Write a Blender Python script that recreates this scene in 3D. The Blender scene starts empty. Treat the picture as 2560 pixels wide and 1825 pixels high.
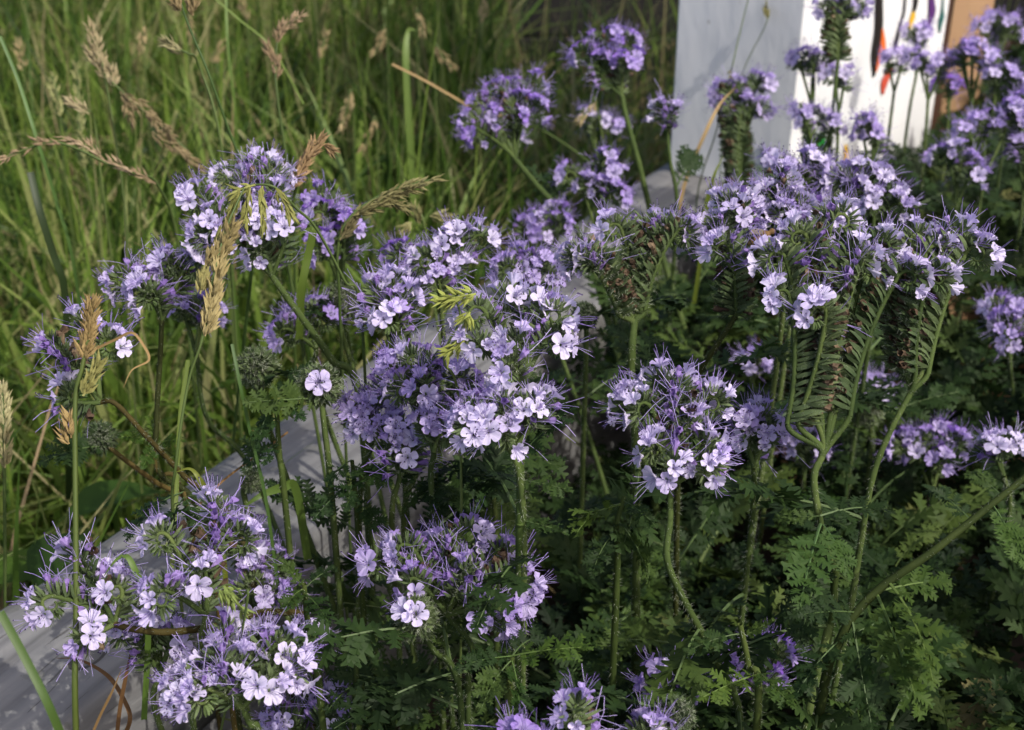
import bpy, math, random
import numpy as np
from mathutils import Matrix, Vector

R = math.radians
rng = np.random.default_rng(7)
random.seed(7)
scene = bpy.context.scene
COL = scene.collection

# ------------------------------------------------------------------ camera
PITCH = R(29.3)
CAM = np.array([0.0, 0.0, 0.80])
LENS = 50.0
FPX = 2560 * LENS / 36.0
cam_d = bpy.data.cameras.new('camera')
cam = bpy.data.objects.new('camera', cam_d)
COL.objects.link(cam)
cam.location = CAM
cam.rotation_euler = (R(90) - PITCH, 0, 0)
cam_d.lens = LENS
cam_d.sensor_width = 36
cam_d.clip_start = 0.02
cam_d.clip_end = 500
cam_d.dof.use_dof = True
cam_d.dof.focus_distance = 0.63
cam_d.dof.aperture_fstop = 14.5
scene.camera = cam

# ------------------------------------------------------------------ light
SUN_AZ = R(132)      # clockwise from +Y (the view direction)
SUN_EL = R(50)
world = bpy.data.worlds.new('World')
scene.world = world
world.use_nodes = True
nt = world.node_tree
sky = nt.nodes.new('ShaderNodeTexSky')
sky.sky_type = 'NISHITA'
sky.sun_disc = False
sky.sun_elevation = SUN_EL
sky.sun_rotation = SUN_AZ
nt.links.new(sky.outputs[0], nt.nodes['Background'].inputs[0])
nt.nodes['Background'].inputs[1].default_value = 0.15
sky.air_density = 0.65
sky.dust_density = 3.5
sky.ozone_density = 0.2
sun_d = bpy.data.lights.new('sun', 'SUN')
sun_d.energy = 2.4
sun_d.angle = R(0.5)
sun_d.color = (1.0, 0.955, 0.88)
sun = bpy.data.objects.new('sun', sun_d)
COL.objects.link(sun)
sdir = Vector((math.sin(SUN_AZ) * math.cos(SUN_EL), math.cos(SUN_AZ) * math.cos(SUN_EL), math.sin(SUN_EL)))
sun.rotation_euler = sdir.to_track_quat('Z', 'Y').to_euler()
sun.location = (3, 0, 4)
vs = scene.view_settings
vs.view_transform = 'Standard'
vs.look = 'None'
vs.exposure = 0.54
vs.gamma = 1.0
vs.use_curve_mapping = False
scene.cycles.max_bounces = 8
scene.cycles.transmission_bounces = 6
scene.cycles.use_denoising = True

# ------------------------------------------------------------------ geometry of the place
RIGHT = np.array([1.0, 0, 0])
FWD = np.array([0, math.cos(PITCH), -math.sin(PITCH)])
UP = np.array([0, math.sin(PITCH), math.cos(PITCH)])
VIEWB = -FWD


def ray(px, py):
    return FWD + (px - 1280) / FPX * RIGHT - (py - 912.5) / FPX * UP


def P(px, py, d):
    return CAM + d * ray(px, py)


def PZ(px, py, z):
    r = ray(px, py)
    return CAM + r * ((z - CAM[2]) / r[2])


def nrm(v):
    v = np.asarray(v, float)
    return v / (np.linalg.norm(v) + 1e-12)


Z = np.array([0, 0, 1.0])
RAIL_Z = 0.30
SOIL_Z = 0.08
a0 = PZ(0, 1470, RAIL_Z)
a1 = PZ(1600, 420, RAIL_Z)
U = nrm(a1 - a0)                     # along the rail, away from the viewer
V = np.array([U[1], -U[0], 0.0])     # across the rail, into the flower bed
b0 = PZ(365, 1654, RAIL_Z)
RAIL_W = float(np.dot(b0 - a0, V))
RAIL_L = float(np.dot(a1 - a0, U))


def uv(p):
    q = np.asarray(p) - a0
    return float(np.dot(q, U)), float(np.dot(q, V))


# ------------------------------------------------------------------ materials
def new_mat(name):
    m = bpy.data.materials.new(name)
    m.use_nodes = True
    t = m.node_tree
    for n in list(t.nodes):
        t.nodes.remove(n)
    out = t.nodes.new('ShaderNodeOutputMaterial')
    return m, t, out


def N(t, kind, **kw):
    n = t.nodes.new(kind)
    for k, v in kw.items():
        setattr(n, k, v)
    return n


def mixc(t, fac, a, b, blend='MIX'):
    n = t.nodes.new('ShaderNodeMix')
    n.data_type = 'RGBA'
    n.blend_type = blend
    for i, val in ((0, fac), (6, a), (7, b)):
        if hasattr(val, 'links'):
            t.links.new(val, n.inputs[i])
        elif i == 0:
            n.inputs[0].default_value = val
        else:
            n.inputs[i].default_value = (*val, 1)
    return n.outputs[2]


def maths(t, op, a, b=0.0, c=None):
    n = t.nodes.new('ShaderNodeMath')
    n.operation = op
    for i, val in enumerate((a, b, c)):
        if val is None:
            continue
        if hasattr(val, 'links'):
            t.links.new(val, n.inputs[i])
        else:
            n.inputs[i].default_value = val
    return n.outputs[0]


def noise(t, scale, detail=3, vec=None):
    n = N(t, 'ShaderNodeTexNoise')
    n.inputs['Scale'].default_value = scale
    n.inputs['Detail'].default_value = detail
    if vec is not None:
        t.links.new(vec, n.inputs['Vector'])
    return n.outputs['Fac']


def ramp(t, fac, stops):
    n = N(t, 'ShaderNodeValToRGB')
    e = n.color_ramp.elements
    while len(e) < len(stops):
        e.new(0.5)
    for i, (p, c) in enumerate(stops):
        e[i].position = p
        e[i].color = (*c, 1)
    t.links.new(fac, n.inputs[0])
    return n.outputs[0]


def leafy(t, out, col, rough=0.5, trans=0.35, tcol=None, spec=0.35):
    b = N(t, 'ShaderNodeBsdfPrincipled')
    b.inputs['Roughness'].default_value = rough
    b.inputs['Specular IOR Level'].default_value = spec
    t.links.new(col, b.inputs['Base Color'])
    tr = N(t, 'ShaderNodeBsdfTranslucent')
    if tcol is None:
        tcol = col
    t.links.new(tcol, tr.inputs['Color'])
    mx = N(t, 'ShaderNodeMixShader')
    mx.inputs[0].default_value = trans
    t.links.new(b.outputs[0], mx.inputs[1])
    t.links.new(tr.outputs[0], mx.inputs[2])
    t.links.new(mx.outputs[0], out.inputs[0])
    return b


MAT = {}
# petals: colour of the flower from the object, pale centre, thin veins
m, t, out = new_mat('petal')
oi = N(t, 'ShaderNodeObjectInfo')
uvn = N(t, 'ShaderNodeUVMap')
sep = N(t, 'ShaderNodeSeparateXYZ')
t.links.new(uvn.outputs[0], sep.inputs[0])
fr = maths(t, 'FRACT', maths(t, 'MULTIPLY', sep.outputs[0], 3.0))
vein = maths(t, 'LESS_THAN', maths(t, 'ABSOLUTE', maths(t, 'SUBTRACT', fr, 0.5)), 0.05)
vein = maths(t, 'MULTIPLY', vein, 0.35)
pale = mixc(t, 0.6, oi.outputs['Color'], (0.86, 0.84, 0.93))
c1 = mixc(t, maths(t, 'SUBTRACT', 0.75, sep.outputs[1]), oi.outputs['Color'], pale)
c2 = mixc(t, vein, c1, (0.36, 0.25, 0.60))
leafy(t, out, c2, rough=0.65, trans=0.38, spec=0.15)
MAT['petal'] = m


def simple(name, stops, scale=40, rough=0.6, trans=0.0, use_obj=False, spec=0.3, tint=False, bump=0.0, rnd=0.35):
    m, t, out = new_mat(name)
    tc = N(t, 'ShaderNodeTexCoord')
    f = noise(t, scale, 4, tc.outputs['Object'])
    if tint:
        at = N(t, 'ShaderNodeAttribute', attribute_name='tint')
        f2 = maths(t, 'ADD', at.outputs['Fac'], maths(t, 'MULTIPLY', maths(t, 'SUBTRACT', f, 0.5), 0.25))
        col = ramp(t, f2, stops)
    else:
        oi = N(t, 'ShaderNodeObjectInfo')
        f2 = maths(t, 'ADD', maths(t, 'MULTIPLY', f, 1.0 - rnd if rnd > 0.4 else 0.7), maths(t, 'MULTIPLY', oi.outputs['Random'], rnd))
        col = ramp(t, f2, stops)
        if use_obj:
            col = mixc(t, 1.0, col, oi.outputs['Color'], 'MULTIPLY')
    if trans > 0:
        b = leafy(t, out, col, rough, trans, spec=spec)
    else:
        b = N(t, 'ShaderNodeBsdfPrincipled')
        b.inputs['Roughness'].default_value = rough
        b.inputs['Specular IOR Level'].default_value = spec
        t.links.new(col, b.inputs['Base Color'])
        t.links.new(b.outputs[0], out.inputs[0])
    if bump:
        bp = N(t, 'ShaderNodeBump')
        bp.inputs['Strength'].default_value = bump
        bp.inputs['Distance'].default_value = 0.002
        t.links.new(f, bp.inputs['Height'])
        t.links.new(bp.outputs[0], b.inputs['Normal'])
    MAT[name] = m
    return m


simple('stamen', [(0.2, (0.24, 0.15, 0.48)), (0.8, (0.56, 0.49, 0.78))], 300, 0.6, 0.25)
simple('anther', [(0.2, (0.02, 0.012, 0.05)), (0.8, (0.06, 0.03, 0.12))], 300, 0.8)
simple('faded', [(0.2, (0.16, 0.08, 0.34)), (0.8, (0.42, 0.30, 0.62))], 200, 0.75, 0.3)
simple('withered', [(0.25, (0.034, 0.021, 0.013)), (0.6, (0.095, 0.060, 0.036)), (0.9, (0.34, 0.25, 0.15))], 160, 0.85, 0.15)
simple('calyx', [(0.25, (0.042, 0.072, 0.026)), (0.8, (0.135, 0.180, 0.072))], 150, 0.7, 0.2)
simple('bud', [(0.2, (0.045, 0.082, 0.024)), (0.8, (0.12, 0.175, 0.055))], 150, 0.6, 0.25)
simple('hair', [(0.2, (0.22, 0.25, 0.17)), (0.8, (0.42, 0.45, 0.34))], 80, 0.6, 0.4)
simple('stem', [(0.25, (0.034, 0.055, 0.016)), (0.55, (0.062, 0.092, 0.025)), (0.85, (0.115, 0.15, 0.045))], 90, 0.75, 0.05, True, spec=0.12, bump=0.5)
simple('phacelia_leaf', [(0.2, (0.014, 0.029, 0.009)), (0.55, (0.027, 0.055, 0.013)), (0.9, (0.070, 0.110, 0.023))], 14, 0.6, 0.32, True, spec=0.2, rnd=0.6)
simple('leaf_vein', [(0.2, (0.060, 0.10, 0.032)), (0.8, (0.10, 0.15, 0.05))], 30, 0.55, 0.15, True)
simple('under_leaf', [(0.0, (0.009, 0.020, 0.007)), (0.5, (0.024, 0.050, 0.011)), (0.85, (0.080, 0.122, 0.025)), (1.0, (0.17, 0.15, 0.06))], 14, 0.6, 0.30, tint=True, spec=0.2)
simple('grass', [(0.0, (0.018, 0.042, 0.009)), (0.4, (0.070, 0.132, 0.019)), (0.78, (0.205, 0.300, 0.050)), (0.9, (0.31, 0.29, 0.13)), (1.0, (0.34, 0.24, 0.13))], 8, 0.5, 0.35, tint=True)
simple('grass_stem', [(0.2, (0.05, 0.085, 0.02)), (0.8, (0.12, 0.16, 0.045))], 20, 0.5, 0.1, True)
simple('seed', [(0.2, (0.19, 0.16, 0.095)), (0.55, (0.30, 0.255, 0.165)), (0.9, (0.46, 0.41, 0.29))], 120, 0.75, 0.2, True)
simple('straw', [(0.2, (0.24, 0.15, 0.06)), (0.8, (0.42, 0.30, 0.14))], 20, 0.7, 0.2, True)
simple('soil', [(0.3, (0.018, 0.013, 0.009)), (0.7, (0.05, 0.036, 0.024))], 25, 0.95, bump=0.6)
simple('meadow_soil', [(0.3, (0.022, 0.026, 0.010)), (0.7, (0.06, 0.055, 0.025))], 6, 0.95, bump=0.6)
simple('brown_wood', [(0.3, (0.060, 0.026, 0.015)), (0.7, (0.10, 0.047, 0.028))], 12, 0.7)
simple('dark_wood', [(0.3, (0.010, 0.009, 0.009)), (0.7, (0.022, 0.02, 0.02))], 12, 0.7)
simple('tan_wood', [(0.3, (0.36, 0.20, 0.10)), (0.7, (0.50, 0.31, 0.17))], 18, 0.7)
simple('bee_body', [(0.2, (0.10, 0.055, 0.02)), (0.8, (0.22, 0.13, 0.05))], 300, 0.8)
simple('bee_dark', [(0.2, (0.012, 0.009, 0.006)), (0.8, (0.03, 0.02, 0.012))], 300, 0.6)
simple('bee_wing', [(0.2, (0.30, 0.24, 0.18)), (0.8, (0.45, 0.38, 0.30))], 300, 0.3, 0.6)


def paint(name, c):
    simple(name, [(0.2, tuple(x * 0.85 for x in c)), (0.8, c)], 60, 0.5)


for nm, c in (('black', (0.02, 0.016, 0.014)), ('orange', (0.80, 0.16, 0.03)), ('red', (0.60, 0.09, 0.05)),
              ('yellow', (0.75, 0.45, 0.02)), ('purple', (0.10, 0.03, 0.16)), ('teal', (0.02, 0.12, 0.11)),
              ('green', (0.04, 0.62, 0.09))):
    paint('paint_' + nm, c)

# white painted wood
m, t, out = new_mat('white_paint')
tc = N(t, 'ShaderNodeTexCoord')
mp = N(t, 'ShaderNodeMapping')
mp.inputs['Scale'].default_value = (1, 1, 0.35)
t.links.new(tc.outputs['Object'], mp.inputs[0])
f = noise(t, 45, 6, mp.outputs[0])
f2 = noise(t, 9, 3, tc.outputs['Object'])
f3 = noise(t, 130, 3, tc.outputs['Object'])
c = ramp(t, f2, [(0.3, (0.78, 0.78, 0.77)), (0.7, (0.85, 0.85, 0.84))])
c = mixc(t, maths(t, 'MULTIPLY', maths(t, 'GREATER_THAN', f3, 0.73), 0.5), c, (0.35, 0.33, 0.29))
b = N(t, 'ShaderNodeBsdfPrincipled')
b.inputs['Roughness'].default_value = 0.55
t.links.new(c, b.inputs['Base Color'])
bp = N(t, 'ShaderNodeBump')
bp.inputs['Strength'].default_value = 0.35
bp.inputs['Distance'].default_value = 0.004
t.links.new(f, bp.inputs['Height'])
t.links.new(bp.outputs[0], b.inputs['Normal'])
t.links.new(b.outputs[0], out.inputs[0])
MAT['white_paint'] = m

# weathered grey timber: grain along local Y, a knot
KNOT = PZ(222, 1643, RAIL_Z)
m, t, out = new_mat('weathered_timber')
tc = N(t, 'ShaderNodeTexCoord')
vk = N(t, 'ShaderNodeVectorMath', operation='SUBTRACT')
t.links.new(tc.outputs['Object'], vk.inputs[0])
ku, kv = uv(KNOT)
vk.inputs[1].default_value = (kv, ku, 0)
mk_ = N(t, 'ShaderNodeMapping')
mk_.inputs['Scale'].default_value = (1.0, 0.62, 0)
t.links.new(vk.outputs[0], mk_.inputs[0])
ln = N(t, 'ShaderNodeVectorMath', operation='LENGTH')
t.links.new(mk_.outputs[0], ln.inputs[0])
kd = ln.outputs['Value']
bend = maths(t, 'MULTIPLY', maths(t, 'POWER', 2.718, maths(t, 'MULTIPLY', kd, -70.0)), 0.016)
sp = N(t, 'ShaderNodeSeparateXYZ')
t.links.new(tc.outputs['Object'], sp.inputs[0])
cx = N(t, 'ShaderNodeCombineXYZ')
t.links.new(maths(t, 'ADD', sp.outputs[0], bend), cx.inputs[0])
t.links.new(sp.outputs[1], cx.inputs[1])
t.links.new(sp.outputs[2], cx.inputs[2])
mg = N(t, 'ShaderNodeMapping')
mg.inputs['Scale'].default_value = (1.0, 0.045, 1.0)
t.links.new(cx.outputs[0], mg.inputs[0])
g1 = noise(t, 120, 5, mg.outputs[0])
g2 = noise(t, 420, 3, mg.outputs[0])
g3 = noise(t, 14, 4, tc.outputs['Object'])
c = ramp(t, g1, [(0.25, (0.068, 0.069, 0.072)), (0.5, (0.160, 0.163, 0.168)), (0.75, (0.245, 0.243, 0.238))])
c = mixc(t, maths(t, 'MULTIPLY', g3, 0.55), c, (0.20, 0.185, 0.165))
crack = maths(t, 'GREATER_THAN', g2, 0.66)
c = mixc(t, maths(t, 'MULTIPLY', crack, 0.7), c, (0.06, 0.055, 0.05))
stain = maths(t, 'MULTIPLY', maths(t, 'GREATER_THAN', noise(t, 30, 6, tc.outputs['Object']), 0.62), 0.35)
c = mixc(t, stain, c, (0.10, 0.10, 0.075))
kn = maths(t, 'LESS_THAN', kd, 0.0062)
ring = maths(t, 'LESS_THAN', maths(t, 'ABSOLUTE', maths(t, 'SUBTRACT', kd, 0.0068)), 0.0009)
c = mixc(t, maths(t, 'MULTIPLY', kn, 0.6), c, (0.10, 0.095, 0.09))
c = mixc(t, maths(t, 'MULTIPLY', ring, 0.85), c, (0.04, 0.035, 0.03))
b = N(t, 'ShaderNodeBsdfPrincipled')
b.inputs['Roughness'].default_value = 0.75
b.inputs['Specular IOR Level'].default_value = 0.25
t.links.new(c, b.inputs['Base Color'])
bp = N(t, 'ShaderNodeBump')
bp.inputs['Strength'].default_value = 0.6
bp.inputs['Distance'].default_value = 0.0015
t.links.new(maths(t, 'SUBTRACT', g1, maths(t, 'MULTIPLY', crack, 0.6)), bp.inputs['Height'])
t.links.new(bp.outputs[0], b.inputs['Normal'])
t.links.new(b.outputs[0], out.inputs[0])
MAT['weathered_timber'] = m


# ------------------------------------------------------------------ mesh helpers
class Geo:
    """collects triangles"""

    def __init__(self):
        self.v, self.f, self.m, self.t = [], [], [], []
        self.n = 0

    def add(self, v, f, mat=0, tint=0.0):
        v = np.asarray(v, float).reshape(-1, 3)
        f = np.asarray(f, int).reshape(-1, 3)
        self.v.append(v)
        self.f.append(f + self.n)
        self.m.append(np.full(len(f), mat, int) if np.isscalar(mat) else np.asarray(mat, int))
        self.t.append(np.full(len(v), tint, float))
        self.n += len(v)

    def arrays(self):
        return np.concatenate(self.v), np.concatenate(self.f), np.concatenate(self.m), np.concatenate(self.t)

    def mesh(self, name, mats, smooth=True, tint=False, origin=None, uvs=None):
        v, f, mi, tt = self.arrays()
        if origin is not None:
            v = v - np.asarray(origin)
        me = bpy.data.meshes.new(name)
        me.vertices.add(len(v))
        me.vertices.foreach_set('co', v.astype(np.float32).ravel())
        me.loops.add(len(f) * 3)
        me.loops.foreach_set('vertex_index', f.astype(np.int32).ravel())
        me.polygons.add(len(f))
        me.polygons.foreach_set('loop_start', np.arange(0, len(f) * 3, 3, dtype=np.int32))
        for k in mats:
            me.materials.append(MAT[k])
        me.polygons.foreach_set('material_index', mi.astype(np.int32))
        me.polygons.foreach_set('use_smooth', np.full(len(f), smooth))
        if tint:
            at = me.attributes.new('tint', 'FLOAT', 'POINT')
            at.data.foreach_set('value', tt.astype(np.float32))
        if uvs is not None:
            l = me.uv_layers.new(name='UVMap')
            l.data.foreach_set('uv', uvs[f.ravel()].astype(np.float32).ravel())
        me.update(calc_edges=True)
        return me


def link(name, data, parent=None, loc=None, color=None):
    o = bpy.data.objects.new(name, data)
    COL.objects.link(o)
    if parent is not None:
        o.parent = parent
    if loc is not None:
        o.location = loc
    if color is not None:
        o.color = (*color, 1)
    return o


def tag(o, label, cat, group=None, kind=None):
    o['label'] = label
    if cat:
        o['category'] = cat
    if group:
        o['group'] = group
    if kind:
        o['kind'] = kind
    return o


def frame_along(d, roll=0.0):
    d = nrm(d)
    ref = Z if abs(d[2]) < 0.95 else RIGHT
    x = nrm(np.cross(ref, d))
    y = np.cross(d, x)
    c, s = math.cos(roll), math.sin(roll)
    return np.stack([c * x + s * y, -s * x + c * y, d], axis=1)     # columns x, y, z


def tube(g, pts, rad, sides=6, mat=0, tint=0.0, cap=True):
    pts = np.asarray(pts, float)
    n = len(pts)
    rad = np.broadcast_to(np.asarray(rad, float), (n,))
    tan = np.gradient(pts, axis=0)
    tan /= np.linalg.norm(tan, axis=1)[:, None] + 1e-12
    x = nrm(np.cross(tan[0], Z if abs(tan[0][2]) < 0.9 else RIGHT))
    ang = np.arange(sides) * 2 * math.pi / sides
    rows = []
    for i in range(n):
        x = nrm(x - tan[i] * np.dot(x, tan[i]))
        y = np.cross(tan[i], x)
        rows.append(pts[i] + rad[i] * (np.cos(ang)[:, None] * x + np.sin(ang)[:, None] * y))
    v = np.concatenate(rows)
    k = np.arange(sides)
    k2 = (k + 1) % sides
    f = []
    for i in range(n - 1):
        a, b = i * sides, (i + 1) * sides
        f.append(np.stack([a + k, a + k2, b + k2], 1))
        f.append(np.stack([a + k, b + k2, b + k], 1))
    f = np.concatenate(f)
    g.add(v, f, mat, tint)


def hairs_on(g, pts, rad, per, length, mat, w=0.00013):
    """short bristles standing off a path"""
    pts = np.asarray(pts)
    n = len(pts)
    rad = np.broadcast_to(np.asarray(rad, float), (n,))
    seg = np.linalg.norm(np.diff(pts, axis=0), axis=1)
    tot = seg.sum()
    cnt = int(tot * per)
    if cnt < 1:
        return
    s = np.sort(rng.random(cnt)) * tot
    cum = np.concatenate([[0], np.cumsum(seg)])
    i = np.clip(np.searchsorted(cum, s) - 1, 0, n - 2)
    fr = (s - cum[i]) / (seg[i] + 1e-9)
    p = pts[i] + (pts[i + 1] - pts[i]) * fr[:, None]
    r = rad[i]
    d = rng.normal(size=(cnt, 3))
    tg = (pts[i + 1] - pts[i]) / (seg[i][:, None] + 1e-9)
    d -= tg * (d * tg).sum(1)[:, None]
    d /= np.linalg.norm(d, axis=1)[:, None] + 1e-9
    side = np.cross(tg, d)
    base = p + d * (r * 0.9)[:, None]
    L = length * (0.6 + 0.8 * rng.random(cnt))
    tip = base + d * L[:, None] + tg * (L * rng.normal(0.1, 0.3, cnt))[:, None]
    v = np.stack([base - side * w, base + side * w, tip], 1).reshape(-1, 3)
    g.add(v, np.arange(cnt * 3), mat)


def spline(pts, n=8):
    pts = np.asarray(pts, float)
    if len(pts) < 3:
        tt = np.linspace(0, 1, n)[:, None]
        return pts[0] * (1 - tt) + pts[-1] * tt
    q = np.vstack([2 * pts[0] - pts[1], pts, 2 * pts[-1] - pts[-2]])
    res = []
    for i in range(1, len(q) - 2):
        p0, p1, p2, p3 = q[i - 1:i + 3]
        for k in range(n):
            s = k / n
            res.append(0.5 * (2 * p1 + (p2 - p0) * s + (2 * p0 - 5 * p1 + 4 * p2 - p3) * s * s + (3 * p1 - p0 - 3 * p2 + p3) * s ** 3))
    res.append(pts[-1])
    return np.array(res)


# ------------------------------------------------------------------ templates
def make_flower(openness, seed):
    """one corolla with five lobes, five stamens and a style; axis +Z, 12 mm across"""
    r = np.random.default_rng(seed)
    na, nr = 40, 6
    rings = np.linspace(0, 1, nr)
    V_, U_ = [], []
    lobe_w = r.normal(1, 0.07, 5)
    lobe_z = r.normal(0, 0.0009, 5)
    for t_ in rings:
        for a in range(na + 1):
            th = 2 * math.pi * a / na
            lob = th / (2 * math.pi) * 5
            k = int(lob) % 5
            x = (lob % 1) - 0.5
            cut = max(0.0, 1 - (abs(2 * x)) ** 4.5)          # 1 mid lobe, 0 at the notch
            rmax = (0.0036 + 0.0029 * cut) * (1 + (lobe_w[k] - 1) * cut)
            rad = 0.0007 + (rmax - 0.0007) * t_ ** 1.1
            flare = openness
            z = 0.0062 * (t_ ** 0.55) * (1 - flare) + flare * (0.0038 * t_ ** 0.5 - 0.0006 * t_ ** 3)
            rr = rad * (0.50 + 0.50 * flare) if t_ < 0.99 else rad * (0.50 + 0.52 * flare)
            z += lobe_z[k] * t_ * cut + 0.0007 * (x * 2) ** 2 * t_ * (1 if cut > 0.1 else 0)
            ruf = 0.00028 * t_ * (math.sin(th * 11 + seed) + math.sin(th * 17 + 2 * seed)) if t_ > 0.4 else 0.0
            V_.append((rr * math.cos(th), rr * math.sin(th), z + ruf))
            U_.append((lob, t_))
    V_ = np.array(V_)
    F = []
    W = na + 1
    for i in range(nr - 1):
        for a in range(na):
            p = i * W + a
            F += [(p, p + 1, p + W + 1), (p, p + W + 1, p + W)]
    g = Geo()
    g.add(V_, F, 0)
    nuv = len(V_)
    for k in range(5):
        th = 2 * math.pi * (k + 0.5) / 5 + r.normal(0, 0.25)
        L = r.uniform(0.0100, 0.0150) * (0.75 + 0.25 * openness)
        sp_ = r.uniform(0.10, 0.42) * (0.4 + 0.6 * openness)
        bend_ = r.normal(0, 0.6)
        arc = r.normal(0, 0.0016)
        pts = []
        for q in np.linspace(0, 1, 6):
            out_ = 0.0006 + L * sp_ * q ** 1.3
            aa = th + bend_ * q * q
            pts.append((out_ * math.cos(aa) + arc * q * q, out_ * math.sin(aa) - arc * q * q * 0.6, 0.001 + L * q * math.sqrt(max(0.1, 1 - sp_ * sp_)) + r.normal(0, 0.0003) * q))
        pts = np.array(pts)
        tube(g, pts, np.linspace(0.00016, 0.00011, 6), 3, 1)
        if k < 5:
            fr = frame_along(r.normal(size=3))
            s = np.array([(1, 0, 0), (-1, 0, 0), (0, 1, 0), (0, -1, 0), (0, 0, 1.7), (0, 0, -1.7)]) * 0.00040
            oct_ = [(0, 2, 4), (2, 1, 4), (1, 3, 4), (3, 0, 4), (2, 0, 5), (1, 2, 5), (3, 1, 5), (0, 3, 5)]
            g.add(pts[-1] + s @ fr.T, oct_, 2)
    nall = g.n
    uvs = np.zeros((nall, 2))
    uvs[:nuv] = np.array(U_)
    return g.mesh('flower', ['petal', 'stamen', 'anther'], uvs=uvs)


FL_OPEN = [make_flower(o, 100 + i) for i, o in enumerate((0.95, 0.85, 1.0, 0.75, 0.88, 0.7, 0.8, 0.92))]
FL_MID = [make_flower(o, 300 + i) for i, o in enumerate((0.35, 0.5, 0.42, 0.28, 0.58, 0.45, 0.62, 0.38))]
FL_HALF = [make_flower(o, 200 + i) for i, o in enumerate((0.25, 0.4, 0.15))]


def calyx_template(seed, length=0.0075, closed=False):
    """five narrow bristly sepals round a capsule"""
    r = np.random.default_rng(seed)
    g = Geo()
    for k in range(5):
        th = 2 * math.pi * k / 5 + r.normal(0, 0.15)
        d = np.array([math.cos(th), math.sin(th), 0])
        s = np.array([-math.sin(th), math.cos(th), 0])
        spread = 0.0012 if closed else 0.0021
        L = length * r.uniform(0.85, 1.15)
        rows = []
        for q, w in ((0, 0.0005), (0.4, 0.00075), (0.75, 0.0006), (1.0, 0.00012)):
            o = d * (0.0006 + spread * math.sin(q * 2.2)) + Z * L * q
            rows += [o - s * w, o + s * w]
        f = []
        for i in range(3):
            f += [(2 * i, 2 * i + 1, 2 * i + 3), (2 * i, 2 * i + 3, 2 * i + 2)]
        g.add(rows, f, 0)
        for h in range(5):
            q = r.uniform(0.15, 1.0)
            o = d * (0.0006 + spread * math.sin(q * 2.2)) + Z * L * q + s * r.normal(0, 0.0004)
            e = o + nrm(d + 0.8 * s * r.normal() + Z * r.normal(0.4, 0.3)) * r.uniform(0.0012, 0.0024)
            w = 0.00009
            g.add([o - s * w, o + s * w, e], [(0, 1, 2)], 1)
    return g.arrays()


def wither_template(seed, purple):
    r = np.random.default_rng(seed)
    g = Geo()
    n = 7
    rows = []
    for q, w in ((0, 0.0006), (0.45, 0.0010), (0.75, 0.0019), (1.0, 0.0015)):
        for k in range(n):
            th = 2 * math.pi * k / n
            rr = w * r.uniform(0.55, 1.5)
            rows.append((rr * math.cos(th), rr * math.sin(th), 0.0075 * q + r.normal(0, 0.0006)))
    f = []
    for i in range(3):
        for k in range(n):
            a, b = i * n + k, i * n + (k + 1) % n
            f += [(a, b, b + n), (a, b + n, a + n)]
    g.add(rows, f, 0)
    if purple:
        for k in range(4):
            d = nrm(np.array([r.normal(), r.normal(), 1.3]))
            bend_ = r.normal(size=3) * 0.004
            L = r.uniform(0.011, 0.017)
            pts = np.array([Z * 0.003 + d * L * q + bend_ * q * q for q in np.linspace(0, 1, 4)])
            tube(g, pts, 0.00015, 3, 1)
    return g.arrays()


CAL = [calyx_template(i) for i in range(5)]
CALB = [calyx_template(20 + i, 0.0052, True) for i in range(4)]
WITH = [wither_template(i, False) for i in range(6)]
FADE = [wither_template(30 + i, True) for i in range(6)]


def put(g, tmpl, pos, d, scale=1.0, mmap=None, roll=None):
    v, f, mi, _ = tmpl
    fr = frame_along(d, rng.random() * 6.28 if roll is None else roll)
    mi = mi if mmap is None else np.asarray(mmap)[mi]
    g.add(pos + (v * scale) @ fr.T, f, mi)


VIOLET = np.array([0.28, 0.13, 0.62])  # deeper petals by age; also puts shade into unlit and backlit heads
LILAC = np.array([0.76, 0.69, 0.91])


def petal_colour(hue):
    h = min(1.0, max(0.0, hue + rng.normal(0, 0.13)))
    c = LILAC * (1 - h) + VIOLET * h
    return c * rng.uniform(0.92, 1.06)


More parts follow.
